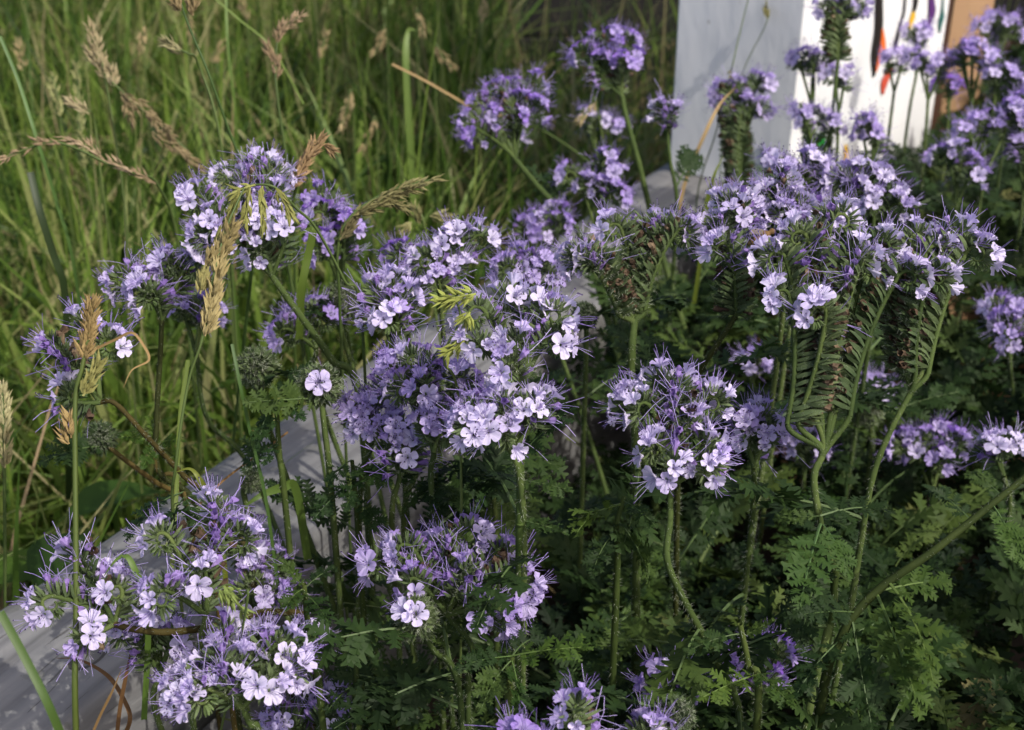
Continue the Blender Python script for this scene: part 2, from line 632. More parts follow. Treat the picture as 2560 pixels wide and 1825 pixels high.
def cyme(plant, root, F, H, curl, age, hue, fl_scale=1.0):
    """one coiled flower spike from the fork F with its flowering crest at H"""
    F, H = np.asarray(F), np.asarray(H)
    a = nrm(H - F)
    c = curl - a * np.dot(curl, a)
    if np.linalg.norm(c) < 1e-4:
        c = np.cross(a, RIGHT)
    c = nrm(c)
    b = np.cross(a, c)
    L = float(np.linalg.norm(H - F))
    R0 = min(0.0053, max(0.0043, L * 0.26)) * rng.uniform(0.9, 1.15)
    S = max(L - R0, 0.003)
    turn = 5.2
    bow = rng.uniform(0.10, 0.28) * (1 if age != 'y' else 0.6)
    ds = 0.001
    # heading angle along the spike
    th, s, phi = -bow, 0.0, 0.0
    p2 = np.array([0.0, 0.0])
    pts2, ths, ss, phis = [p2.copy()], [th], [0.0], [0.0]
    while phi < turn:
        if s < S:
            th += 2 * bow * ds / S
        else:
            k = (1 / R0) * (1 + 1.9 * (phi / turn) ** 1.3)
            th += k * ds
            phi += k * ds
        p2 = p2 + ds * np.array([math.cos(th), math.sin(th)])
        s += ds
        pts2.append(p2.copy()); ths.append(th); ss.append(s); phis.append(phi)
    pts2, ths, ss, phis = map(np.array, (pts2, ths, ss, phis))
    # centre the crest on H
    i_ap = int(np.argmin(np.abs(phis - 1.5)))
    pts2 = pts2 + np.linspace(0, 1, len(pts2))[:, None] * 0
    off = H - (F + pts2[i_ap, 0] * a + pts2[i_ap, 1] * c)
    blend = np.clip(ss / max(ss[i_ap], 1e-6), 0, 1)[:, None]
    pts = F + pts2[:, :1] * a + pts2[:, 1:] * c + off * blend
    tang = np.cos(ths)[:, None] * a + np.sin(ths)[:, None] * c
    norm_ = np.sin(ths)[:, None] * a - np.cos(ths)[:, None] * c
    g = Geo()
    rad = np.interp(ss, [0, S, ss[-1]], [0.0013, 0.0011, 0.0005])
    step = max(1, len(pts) // 34)
    sel = list(range(0, len(pts), step))
    tube(g, pts[sel], rad[sel], 6, 0)
    hairs_on(g, pts[sel], rad[sel], 2200, 0.0017, 1)
    gw, gf = Geo(), Geo()
    nodes = []
    s0 = 0.006 if age == 'o' else max(0.002, S - (0.018 if age == 'm' else 0.008))
    if age == 'o':
        s0 = 0.02 * S
    q = s0
    side = 1
    while q < ss[-1]:
        i = int(np.argmin(np.abs(ss - q)))
        ph = phis[i]
        nodes.append((i, ph, side))
        side = -side if rng.random() < 0.8 else side
        q += 0.0017 if ph <= 0 else (max(0.0008, 0.0015 - 0.00014 * ph) if ph < 3.2 else 0.0006)
    o = link('flower_spike', None, plant, F - root)
    flowers = []
    for side_count, (i, ph, side) in enumerate(nodes):
        n_, tg = norm_[i], tang[i]
        d = nrm(n_ + side * 0.62 * b + 0.18 * tg * (1 if ph > 0 else 1.8) + rng.normal(0, 0.08, 3))
        base = pts[i] + d * 0.0008 + side * b * 0.0004
        if ph > 3.35:
            sc = max(0.45, 0.85 - 0.20 * (ph - 3.25))
            put(g, CALB[rng.integers(4)], base, d, sc, [2, 1])
        else:
            put(g, CAL[rng.integers(5)], base, d, rng.uniform(0.85, 1.05) * (0.78 if ph > 0.2 else (1.4 if age == 'o' else 1.0)), [3, 1])
        if 0.65 < ph <= 3.35 and side_count % 5 in (0, 2, 3):
            kind = FL_HALF if ph > 2.95 else (FL_OPEN if (ph > 2.25 or rng.random() < 0.15) else FL_MID)
            flowers.append((base + d * rng.uniform(0.0022, 0.0034), d, kind[rng.integers(len(kind))], ph))
        elif -1 < ph <= 0.55 and side_count % 2 == 0 and ss[i] > S - (0.016 if age != 'o' else 0.012):
            put(gf, FADE[rng.integers(6)], base + d * 0.002, nrm(d + rng.normal(0, 0.2, 3)), rng.uniform(0.6, 0.95))
        elif ph <= 0 and age == 'o':
            if rng.random() < 0.85:
                put(gw, WITH[rng.integers(6)], base + d * 0.0035, nrm(d + rng.normal(0, 0.40, 3)), rng.uniform(0.55, 1.0))
        elif ph <= 0 and age == 'm' and rng.random() < 0.5:
            put(gw, WITH[rng.integers(6)], base + d * 0.003, nrm(d + rng.normal(0, 0.3, 3)), rng.uniform(0.6, 0.95))
    o2 = g.mesh('flower_spike', ['stem', 'hair', 'bud', 'calyx'], origin=F)
    o.data = None
    name = o.name
    bpy.data.objects.remove(o)
    o = link('flower_spike', o2, plant, F - root, (1, 1, 1))
    if gw.n:
        link('withered_flowers', gw.mesh('withered_flowers', ['withered'], smooth=False, origin=F), o)
    if gf.n:
        link('faded_flowers', gf.mesh('faded_flowers', ['faded', 'stamen'], smooth=False, origin=F), o)
    for p, d, me, ph in flowers:
        # petals turn partly up to the light
        fo = link('flower', me, o)
        lift = 0.7 if ph < 2.2 else 0.15
        fr = frame_along(nrm(d + lift * a + 0.10 * Z + rng.normal(0, 0.12, 3)), rng.random() * 6.28)
        sc = rng.uniform(0.75, 0.98) * fl_scale * (0.92 if ph < 1.4 else 1.0)
        M = Matrix([[*(fr[0] * sc), p[0] - F[0]], [*(fr[1] * sc), p[1] - F[1]], [*(fr[2] * sc), p[2] - F[2]], [0, 0, 0, 1]])
        fo.matrix_local = M
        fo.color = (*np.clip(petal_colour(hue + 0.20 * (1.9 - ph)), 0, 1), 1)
    return o


# ---------------------------------------------------------------- leaves
def leaf_geo(seed, teeth=5, pairs=8):
    """feathery toothed leaf, base at origin, along +Y, 1 unit long"""
    r = np.random.default_rng(seed)
    g = Geo()
    droop = r.uniform(0.15, 0.55)
    sway = r.normal(0, 0.08)
    npt = 11
    tt = np.linspace(0, 1, npt)
    mid = np.stack([sway * tt ** 2, tt * (1 - 0.12 * droop * tt), 0.16 * tt - droop * tt ** 2], 1)
    tube(g, mid, np.linspace(0.014, 0.004, npt), 4, 1)

    def at(q):
        return np.array([np.interp(q, tt, mid[:, k]) for k in range(3)])

    def blade(o, d, n_, L, wid, nt):
        s = np.cross(n_, d)
        st = np.linspace(0, 1, nt + 1)
        prof = np.sin(np.pi * (0.16 + 0.78 * st)) ** 0.7
        cen = [o + d * L * q + n_ * (-0.12 * L * q * q - 0.05 * wid) for q in st]
        v, f = [], []
        for k in range(nt + 1):
            v.append(cen[k])
        for sg in (1, -1):
            b0 = len(v)
            for k in range(nt + 1):
                w = wid * prof[k] * r.uniform(0.20, 0.34)
                if k == nt:
                    w = 0.0
                v.append(cen[k] + sg * s * w + n_ * 0.10 * w)
            for k in range(nt):
                w = wid * (prof[k] + prof[k + 1]) * 0.5 * r.uniform(0.95, 1.5)
                bow = r.normal(0.0, 0.22) * w
                for fq, fw in ((0.30, 0.62), (0.66, 1.0), (1.02, 0.92)):
                    q = st[k] + (fq + 0.30 * fw + r.normal(0, 0.06)) / nt
                    v.append(o + d * L * q + sg * s * w * fw + n_ * (-0.12 * L * q * q - 0.04 * w + bow * fw))
            for k in range(nt):
                a_, b_, c_, d_ = k, k + 1, b0 + k, b0 + k + 1
                tp = b0 + nt + 1 + 3 * k
                fs = [(a_, b_, d_), (a_, d_, c_), (c_, d_, tp), (d_, tp + 2, tp), (tp, tp + 2, tp + 1)]
                if sg < 0:
                    fs = [x[::-1] for x in fs]
                f += fs
        g.add(v, f, 0)

    for k in range(pairs):
        q = 0.16 + 0.78 * (k / (pairs - 1)) ** 0.92
        Lp = 0.25 * math.sin(math.pi * (0.20 + 0.72 * (k + 0.3) / pairs)) * r.uniform(0.85, 1.12)
        tg = nrm(at(min(1, q + 0.05)) - at(q - 0.05))
        for sg in (1, -1):
            an = R(r.uniform(52, 68)) * (1 - 0.35 * q)
            up_ = nrm(np.cross(RIGHT, tg))
            d = nrm(tg * math.cos(an) + sg * RIGHT * math.sin(an) + up_ * r.normal(0.12, 0.32))
            n_ = nrm(up_ + sg * RIGHT * r.normal(0.0, 0.5))
            n_ = nrm(n_ - d * np.dot(n_, d))
            blade(at(q) + tg * r.normal(0, 0.012), d, n_, Lp, Lp * 0.30, teeth)
    tg = nrm(mid[-1] - mid[-2])
    blade(mid[-2], tg, nrm(np.cross(RIGHT, tg)), 0.17, 0.055, teeth)
    return g


LEAF_G = [leaf_geo(400 + i, 5, 8 + i % 3) for i in range(8)]
LEAF_M = [g.mesh('leaf', ['phacelia_leaf', 'leaf_vein'], smooth=False) for g in LEAF_G]
LEAF_LO = [leaf_geo(500 + i, 3, 7 + i % 3).arrays() for i in range(8)]


def add_leaf(plant, root, pos, d, length, color=(1, 1, 1)):
    d = nrm(d)
    x = nrm(np.cross(d, Z) + 1e-6)
    z = np.cross(x, d)
    tw = rng.normal(0, 0.35)
    x, z = math.cos(tw) * x + math.sin(tw) * z, -math.sin(tw) * x + math.cos(tw) * z
    o = link('leaf', LEAF_M[rng.integers(len(LEAF_M))], plant)
    l = length
    p = np.asarray(pos) - root
    o.matrix_local = Matrix([[x[0] * l, d[0] * l, z[0] * l, p[0]], [x[1] * l, d[1] * l, z[1] * l, p[1]],
                             [x[2] * l, d[2] * l, z[2] * l, p[2]], [0, 0, 0, 1]])
    o.color = (*color, 1)
    return o


# ================================================================== THE SETTING
g = Geo()
g.add([(-60, -20, 0), (60, -20, 0), (60, 120, 0), (-60, 120, 0)], [(0, 1, 2), (0, 2, 3)])
o = link('ground', g.mesh('ground', ['meadow_soil']))
tag(o, 'earth under the long meadow grass', None, kind='structure')


def bed(u, v, z):
    p = a0 + U * u + V * v
    return np.array([p[0], p[1], z])


# bed soil, a lumpy sheet
g = Geo()
nu, nv = 60, 40
uu, vv = np.meshgrid(np.linspace(-0.9, 2.6, nu), np.linspace(RAIL_W * 0.5, 1.5, nv), indexing='ij')
vs_ = np.array([bed(a, b, SOIL_Z + 0.012 * math.sin(a * 31) * math.sin(b * 27) + rng.normal(0, 0.004)) for a, b in zip(uu.ravel(), vv.ravel())])
fs = []
for i in range(nu - 1):
    for j in range(nv - 1):
        p = i * nv + j
        fs += [(p, p + nv, p + nv + 1), (p, p + nv + 1, p + 1)]
g.add(vs_, fs)
tag(link('bed_soil', g.mesh('bed_soil', ['soil'])), 'dark crumbly soil of the flower bed', None, kind='structure')


# weathered timber rail: rounded outer edge, slight waviness
def timber(name, u0, u1, z0, z1, w, rnd, label, matname='weathered_timber', voff=0.0, wob=0.002):
    prof = []
    for k in range(9):           # rounded outer (meadow side) top edge
        an = R(180 - 90 * k / 8)
        prof.append((rnd + rnd * math.cos(an), z1 - rnd * 0.55 + rnd * 0.55 * math.sin(an)))
    prof.append((w * 0.6, z1 + 0.001))
    for k in range(5):
        an = R(90 - 90 * k / 4)
        prof.append((w - 0.006 + 0.006 * math.cos(an), z1 - 0.006 + 0.006 * math.sin(an)))
    prof += [(w, (z0 + z1) / 2), (w - 0.004, z0), (0.004, z0), (0.0, (z0 + z1) / 2)]
    prof = np.array(prof)
    n = len(prof)
    us = np.linspace(u0, u1, 90)
    g = Geo()
    v = []
    for q in us:
        wv = wob * (math.sin(q * 9.0 + 1) + 0.6 * math.sin(q * 23) + 0.3 * math.sin(q * 57))
        e = min((q - u0), (u1 - q)) / 0.012
        sh = 1 - 0.05 * max(0, 1 - e) ** 2
        for a, z in prof:
            v.append((voff + (a - w / 2) * sh + w / 2 + wv, q, z + wv * 0.5))
    f = []
    for i in range(len(us) - 1):
        for k in range(n):
            a, b = i * n + k, i * n + (k + 1) % n
            f += [(a, a + n, b + n), (a, b + n, b)]
    for k in range(1, n - 1):
        f += [(0, k, k + 1), ((len(us) - 1) * n, (len(us) - 1) * n + k + 1, (len(us) - 1) * n + k)]
    g.add(v, f)
    o = link(name, g.mesh(name, [matname]))
    M = Matrix([[V[0], U[0], 0, a0[0]], [V[1], U[1], 0, a0[1]], [0, 0, 1, 0], [0, 0, 0, 1]])
    o.matrix_world = M
    tag(o, label, 'timber')
    return o


timber('timber_rail', -0.75, RAIL_L + 0.26, 0.225, RAIL_Z, RAIL_W, 0.035,
       'weathered grey timber rail with a knot, running up to the white post')
timber('timber_sleeper', -0.75, RAIL_L + 0.26, -0.05, 0.223, RAIL_W * 0.82, 0.012,
       'dark lower timber carrying the weathered grey rail', 'weathered_timber', RAIL_W * 0.05)

# ---------------------------------------------------------------- white painted post
c0 = PZ(1672, 425, RAIL_Z + 0.001)         # outer corner at its foot
c1 = PZ(2005, 425, RAIL_Z + 0.001)
# face toward us is square to the rail; keep the corner on the rail
POST_W = float(np.dot(c1 - c0, V)) * 1.12
pu, pv = uv(c0)
POST_T = 0.44


def box_uv(u0, u1, v0, v1, z0, z1, bev=0.0015):
    g = Geo()
    sub = []
    corners = [(u0, v0), (u1, v0), (u1, v1), (u0, v1)]
    # bevelled outline
    out_ = []
    for i, (a, b) in enumerate(corners):
        sa = 1 if a == u0 else -1
        sb = 1 if b == v0 else -1
        p1, p2 = (a + sa * bev, b), (a, b + sb * bev)
        out_ += [p1, p2] if i in (1, 3) else [p2, p1]
    n = len(out_)
    zs = [z0, z1]
    v = [bed(a, b, z) for z in zs for a, b in out_]
    f = []
    for k in range(n):
        a, b = k, (k + 1) % n
        f += [(a, b, b + n), (a, b + n, a + n)]
    for k in range(1, n - 1):
        f += [(n, n + k, n + k + 1), (0, k + 1, k)]
    g.add(v, f)
    return g


post_root = bed(pu + 0.05, pv + POST_W / 2, RAIL_Z)
post = link('painted_post', None, None, post_root)
tag(post, 'white painted timber post with colourful paint streaks beside the grey rail', 'post')
g = box_uv(pu, pu + 0.045, pv, pv + POST_W, RAIL_Z + 0.002, 1.10)
link('end_board', g.mesh('end_board', ['white_paint'], smooth=False, origin=post_root), post)
g = box_uv(pu + 0.0465, pu + POST_T, pv + 0.004, pv + POST_W - 0.001, 0.06, 1.10)
g2 = box_uv(pu + 0.0015, pu + POST_T, pv + RAIL_W + 0.012, pv + POST_W - 0.0012, 0.06, RAIL_Z)
side = Geo()
side.v, side.f, side.m, side.t, side.n = g.v, g.f, g.m, g.t, g.n
link('side_board', side.mesh('side_board', ['white_paint'], smooth=False, origin=post_root), post)

# paint streaks lie on the sunny side board, 1 mm proud
FV = pv + POST_W + 0.0006
FC = a0 + V * FV


def on_face(px, py):
    r = ray(px, py)
    k = np.dot(FC - CAM, V) / np.dot(r, V)
    q = CAM + r * k
    return uv(q)[0], q[2]


def streak(name, pts, mat):
    """pts: list of (px, py, half width px) down the stroke"""
    path = []
    for x, y, w in pts:
        u_, z_ = on_face(x, y)
        u2, _ = on_face(x + w, y)
        path.append((u_, z_, abs(u2 - u_)))
    path = spline(np.array(path), 6)
    g = Geo()
    v, f = [], []
    for u_, z_, w in path:
        w = max(w, 0.0002)
        v += [bed(u_ - w, FV, z_), bed(u_, FV + 0.0012, z_), bed(u_ + w, FV, z_)]
    for i in range(len(path) - 1):
        a = 3 * i
        f += [(a, a + 1, a + 4), (a, a + 4, a + 3), (a + 1, a + 2, a + 5), (a + 1, a + 5, a + 4)]
    g.add(v, f)
    link(name, g.mesh(name, [mat], origin=post_root), post)


streak('paint_streak', [(2200, -120, 7), (2199, 0, 8), (2198, 70, 9), (2190, 130, 9), (2186, 190, 2)], 'paint_black')
streak('paint_streak', [(2206, 70, 2), (2208, 110, 6), (2203, 140, 9), (2194, 165, 5), (2190, 180, 1)], 'paint_orange')
streak('paint_streak', [(2228, 165, 4), (2220, 185, 10), (2214, 205, 9), (2208, 235, 2)], 'paint_red')
streak('paint_streak', [(2264, -60, 1), (2262, 20, 2), (2252, 60, 3), (2243, 100, 5), (2236, 135, 4)], 'paint_black')
streak('paint_streak', [(2292, -80, 4), (2291, 0, 5), (2286, 28, 4), (2283, 38, 1)], 'paint_black')
streak('paint_streak', [(2284, 28, 3), (2282, 45, 6), (2277, 62, 5), (2275, 75, 1)], 'paint_yellow')
streak('paint_streak', [(2330, -80, 6), (2330, 0, 6), (2331, 35, 8), (2324, 62, 5), (2318, 80, 1)], 'paint_purple')
streak('paint_streak', [(2359, -40, 1), (2357, 20, 2), (2355, 45, 6), (2352, 64, 4), (2350, 80, 1)], 'paint_teal')
streak('paint_streak', [(2050, 335, 3), (2040, 355, 12), (2036, 375, 11), (2034, 390, 3)], 'paint_green')
streak('paint_streak', [(2062, 332, 2), (2058, 350, 6), (2056, 368, 3)], 'paint_green')
streak('paint_streak', [(2090, 495, 3), (2086, 510, 7), (2084, 524, 3)], 'paint_yellow')
streak('paint_streak', [(2115, 360, 2), (2116, 395, 5), (2113, 440, 2)], 'paint_yellow')

# ---------------------------------------------------------------- brown boards behind on the far side of the bed
SH = PZ(2400, 330, 0.0)


def board(root_obj, origin, name, x0, x1, y0, y1, z0, z1, mat, tilt=0.0):
    g = Geo()
    bv = 0.002
    v = []
    for z, k in ((z0, bv), (z0 + bv, 0), (z1 - bv, 0), (z1, bv)):
        v += [(x0 + k, y0 + k, z), (x1 - k, y0 + k, z), (x1 - k, y1 - k, z), (x0 + k, y1 - k, z)]
    f = []
    for i in range(3):
        for k in range(4):
            a, b = i * 4 + k, i * 4 + (k + 1) % 4
            f += [(a, b, b + 4), (a, b + 4, a + 4)]
    f += [(0, 2, 1), (0, 3, 2), (12, 13, 14), (12, 14, 15)]
    v = np.array(v)
    if tilt:
        cz = z0
        v[:, 0] += (v[:, 2] - cz) * math.tan(tilt)
    g.add(v, f)
    return link(name, g.mesh(name, [mat], smooth=False, origin=origin), root_obj)


SY = 2.15
shed_o = np.array([1.0, SY, 0.0])
shed = link('plank_wall', None, None, shed_o)
tag(shed, 'dark stained plank wall with low brown boards, extended as a dark backdrop behind the white post', 'plank wall')
zz = 0.0
for k, (hgt, mat) in enumerate(((0.055, 'brown_wood'), (0.055, 'brown_wood'), (0.055, 'brown_wood'), (0.10, 'dark_wood'), (0.13, 'dark_wood'), (0.13, 'dark_wood'), (0.13, 'dark_wood'))):
    board(shed, shed_o, 'plank', 0.66, 2.2, SY, SY + 0.03, zz + 0.002, zz + hgt - 0.002, mat)
    board(shed, shed_o, 'plank', 0.01, 0.606, SY + 0.02, SY + 0.05, zz + 0.002, zz + hgt - 0.002, 'dark_wood')  # run extended left as a dark backdrop, standing in for the shaded gap
    zz += hgt
for x in (0.66,):
    board(shed, shed_o, 'corner_post', x - 0.05, x - 0.002, SY - 0.012, SY + 0.05, 0.0, 0.66, 'dark_wood')

# tan stake leaning in front of it, and a brown one by the post
def stake(px, py0, py1, d, w, mat, label, lean=0.0):
    top = P(px, py0, d)
    bx, by = top[0], top[1]
    org = np.array([bx, by, SOIL_Z])
    r = link('wooden_stake', None, None, org)
    tag(r, label, 'stake')
    board(r, org, 'shaft', bx - w / 2, bx + w / 2, by - 0.012, by + 0.012, SOIL_Z - 0.05, top[2], mat, lean)


stake(2438, -60, 0, 1.62, 0.045, 'tan_wood', 'leaning tan softwood stake in front of the dark planks', 0.0)
stake(2405, -90, 0, 1.58, 0.018, 'brown_wood', 'thin brown stake close beside the white post', -0.05)

# pale board closing the far side of the bed
pA, pB = PZ(2150, 885, 0.20), PZ(2530, 855, 0.20)
dB = nrm(pB - pA)
nB = np.array([-dB[1], dB[0], 0])
g = Geo()
v = []
for q in (pA - dB * 0.1, pB + dB * 0.7):
    for n_, z in ((-0.014, 0.255), (-0.011, 0.258), (0.011, 0.258), (0.014, 0.255), (0.014, 0.02), (-0.014, 0.02)):
        v.append(q * [1, 1, 0] + nB * n_ + Z * z)
f = []
for k in range(6):
    a, b = k, (k + 1) % 6
    f += [(a, b, b + 6), (a, b + 6, a + 6)]
f += [(0, k + 1, k) for k in range(1, 5)] + [(6, 6 + k, 7 + k) for k in range(1, 5)]
g.add(v, f)
tag(link('edging_board', g.mesh('edging_board', ['tan_wood'], smooth=False)), 'sunlit tan edging board low behind the old flower spikes', 'board')


# ================================================================== MEADOW GRASS
def blades(n, region, hmin, hmax, wmin, wmax, name, label, dry=0.08, seg=5, lean=0.5):
    pos = region(n)
    n = len(pos)
    h = rng.uniform(hmin, hmax, n)
    w = rng.uniform(wmin, wmax, n)
    az = rng.uniform(0, 2 * math.pi, n)
    ld = np.stack([np.cos(az), np.sin(az), np.zeros(n)], 1)
    ln = np.abs(rng.normal(0, lean, n))
    fz = rng.uniform(0, math.pi, n)
    sd = np.stack([np.cos(fz), np.sin(fz), np.zeros(n)], 1)
    tint = np.clip(rng.normal(0.50, 0.29, n), 0, 0.86)
    tint = np.clip(tint + 0.14 * np.sin(pos[:, 0] * 7 + 1) * np.sin(pos[:, 1] * 5.3) + 0.08 * np.sin(pos[:, 0] * 19 + pos[:, 1] * 13), 0, 0.86)
    isdry = rng.random(n) < dry
    tint[isdry] = rng.uniform(0.84, 1.0, isdry.sum())
    q = np.linspace(0, 1, seg + 1)
    kink = rng.random(n) < 0.10
    allv = np.zeros((n, seg + 1, 2, 3))
    for i, s in enumerate(q):
        curve = ln[:, None] * s ** 1.8
        zc = s * (1 - 0.30 * (ln[:, None]) * s)
        zc = np.where(kink[:, None] & (s > 0.6), zc - (s - 0.6) * 1.2, zc)
        c = pos + ld * (h[:, None] * curve) + Z * (h[:, None] * zc)
        ww = w * (1 - s ** 2.2) * 0.5 + 0.0001
        allv[:, i, 0] = c - sd * ww[:, None]
        allv[:, i, 1] = c + sd * ww[:, None]
    v = allv.reshape(-1, 3)
    base = (np.arange(n) * (seg + 1) * 2)[:, None]
    f = []
    for i in range(seg):
        a = 2 * i
        f.append(np.concatenate([base + a, base + a + 1, base + a + 3], 1))
        f.append(np.concatenate([base + a, base + a + 3, base + a + 2], 1))
    g = Geo()
    g.add(v, np.concatenate(f), 0)
    g.t = [np.repeat(tint, (seg + 1) * 2)]
    o = link(name, g.mesh(name, ['grass'], tint=True))
    tag(o, label, 'grass', kind='stuff')
    return o


def meadow_region(ymax, vmin=0.03, bias=1.0, umin=-0.9):
    def reg(n):
        out_ = []
        while len(out_) < n:
            u_ = rng.uniform(umin, ymax, n * 2)
            v_ = -vmin - (rng.random(n * 2) ** bias) * ymax
            p = a0 + U * u_[:, None] + V * v_[:, None]
            ok = (p[:, 1] > 0.35) & (np.abs(p[:, 0]) < 0.55 * p[:, 1] + 0.5) & (p[:, 1] < ymax + 0.6)
            dark = (p[:, 0] > -0.02) & (p[:, 1] > 1.55) & (rng.random(len(p)) < 0.80)
            ok &= ~dark & ~((p[:, 0] > -0.03) & (p[:, 1] > SY - 0.03))
            p[:, 2] = 0
            p = p[ok]
            nc = max(1, len(p) // 22)
            cl = rng.integers(0, nc, len(p))
            mv = rng.random(len(p)) < 0.55
            q = p[cl] + rng.normal(0, 0.022, p.shape) * [1, 1, 0]
            qv = (q - a0) @ V
            p = np.where((mv & (qv < -vmin))[:, None], q, p)
            p = p[rng.permutation(len(p))]
            out_ += list(p)
        return np.array(out_[:n])
    return reg


blades(12500, meadow_region(2.3, 0.06, 1.0), 0.14, 0.42, 0.003, 0.011, 'meadow_grass', 'sunlit green meadow grass growing behind the timber rail', 0.07, lean=0.8)
blades(5000, meadow_region(2.3, 0.04, 0.9), 0.30, 0.52, 0.0014, 0.0042, 'meadow_grass', 'thin taller stalks among the meadow grass', 0.22, lean=0.55)
blades(9000, meadow_region(6.0, 0.9, 0.8), 0.25, 0.6, 0.004, 0.010, 'meadow_grass', 'far part of the meadow behind the long grass', 0.15)


def behind_post(n):
    p = np.zeros((n, 3))
    p[:, 0] = rng.uniform(-0.02, 0.75, n)
    p[:, 1] = rng.uniform(1.5, SY - 0.02, n)
    ok = np.array([uv(q)[1] < -0.02 or uv(q)[0] > pu + POST_T + 0.03 for q in p])
    return p[ok]


blades(900, behind_post, 0.12, 0.40, 0.0015, 0.005, 'meadow_grass', 'dry tangled grass in the shade behind the white post', 0.6)


# ---------------------------------------------------------------- broad weeds low in the meadow
def flat_leaf_weed(px, py, d, label, n=6, L=0.07):
    c = P(px, py, d)
    root = np.array([c[0], c[1], 0.0])
    o = link('weed', None, None, root)
    tag(o, label, 'plant')
    st = Geo()
    tube(st, [root, (root + c) / 2 + rng.normal(0, 0.01, 3), c], [0.0022, 0.0018, 0.001], 5)
    link('stem', st.mesh('stem', ['stem'], origin=root), o, None, (1, 1, 1))
    for k in range(n):
        az = k * 2.4
        dd = np.array([math.cos(az), math.sin(az), rng.uniform(0.1, 0.5)])
        g = Geo()
        dd = nrm(dd)
        s = nrm(np.cross(dd, Z))
        v, f = [], []
        l = L * rng.uniform(0.7, 1.1)
        for q in np.linspace(0, 1, 7):
            w = l * 0.22 * math.sin(math.pi * (0.03 + 0.97 * q)) ** 0.8
            m_ = dd * l * q - Z * l * 0.4 * q * q
            v += [m_ - s * w + Z * w * 0.3, m_, m_ + s * w + Z * w * 0.3]
        for i in range(6):
            a = 3 * i
            f += [(a, a + 1, a + 4), (a, a + 4, a + 3), (a + 1, a + 2, a + 5), (a + 1, a + 5, a + 4)]
        g.add(v, f)
        at_ = root + (c - root) * rng.uniform(0.55, 1.0)
        link('leaf', g.mesh('leaf', ['phacelia_leaf']), o, at_ - root, (1.5, 1.6, 1.0))


flat_leaf_weed(1170, 480, 1.30, 'bright broad leaved weed in the meadow behind the violet heads', 7, 0.06)
flat_leaf_weed(380, 1290, 0.95, 'broad leaved weed low against the outer side of the rail', 5, 0.07)
flat_leaf_weed(170, 1280, 0.95, 'dock like weed in the grass under the spent seed stalk', 5, 0.09)


# ================================================================== GRASS SEED HEADS
def spikelet_template(seed):
    r = np.random.default_rng(seed)
    v = [(0, 0, 0)]
    for k in range(4):
        a = k * math.pi / 2
        v.append((0.0009 * math.cos(a) * r.uniform(0.8, 1.2), 0.00055 * math.sin(a), 0.0022))
    v.append((r.normal(0, 0.0004), r.normal(0, 0.0003), 0.0062))
    f = [(0, 2, 1), (0, 3, 2), (0, 4, 3), (0, 1, 4), (1, 2, 5), (2, 3, 5), (3, 4, 5), (4, 1, 5)]
    return np.array(v, float), np.array(f), np.zeros(8, int), np.zeros(6)


SPK = [spikelet_template(i) for i in range(4)]


def seed_cluster(parent, root, p0, p1, fat, n, color, droop=0.0, sc=1.0, spread=0.45):
    """a dense clump of spikelets from p0 to p1"""
    p0, p1 = np.asarray(p0), np.asarray(p1)
    ax = p1 - p0
    L = np.linalg.norm(ax)
    a = nrm(ax)
    fr = frame_along(a)
    g = Geo()
    tube(g, [p0, p0 + ax * 0.5, p1], [0.0006, 0.0005, 0.0003], 4, 0)
    for k in range(n):
        q = rng.random()
        th = rng.random() * 6.28
        prof = math.sin(math.pi * (0.12 + 0.83 * q)) ** 0.7
        rr = fat * prof * math.sqrt(rng.random())
        rd = fr[:, 0] * math.cos(th) + fr[:, 1] * math.sin(th)
        pos = p0 + ax * q * 0.95 + rd * rr
        put(g, SPK[rng.integers(4)], pos, nrm(a + rd * spread * rng.uniform(0.4, 1.6) - Z * droop), sc * rng.uniform(0.8, 1.2))
    link('seed_cluster', g.mesh('seed_cluster', ['seed'], smooth=False, origin=root), parent, None, color)


def seed_grass(label, path, clusters, col=(1, 1, 1), rad=0.0012, root=None, stemcol=(1, 1, 1), group=None, name='grass_stalk'):
    """path: [(px,py,d)...] from the top down; clusters: [(px0,py0,px1,py1,fat_px,n,d,(droop))]"""
    pts = [P(*q) for q in path]
    last = pts[-1]
    if root is None:
        u_, v_ = uv(last)
        vr = v_ if (v_ < -0.04 or v_ > RAIL_W + 0.02) else (-0.05 if v_ < RAIL_W / 2 else RAIL_W + 0.03)
        z_ = 0.0 if vr < 0 else SOIL_Z
        rt = bed(u_ - 0.01, vr, z_)
    else:
        rt = np.array(root, float)
    o = link(name, None, None, rt)
    tag(o, label, 'grass stalk', group, 'thing')
    full = spline(pts + [(last + rt) / 2 + np.array([0, 0, 0.02]), rt - Z * 0.01], 8)
    g = Geo()
    tube(g, full, np.linspace(rad * 0.55, rad, len(full)), 5)
    link('stalk', g.mesh('stalk', ['grass_stem'], origin=rt), o, None, stemcol)
    for cl in clusters:
        x0, y0, x1, y1, fat, n, d = cl[:7]
        droop = cl[7] if len(cl) > 7 else 0.0
        spread = cl[8] if len(cl) > 8 else 0.45
        seed_cluster(o, rt, P(x0, y0, d), P(x1, y1, d), fat * 0.78 * d / FPX, n, cl[9] if len(cl) > 9 else col, droop, 1.0 + 0.35 * (d - 0.6), spread)
    return o


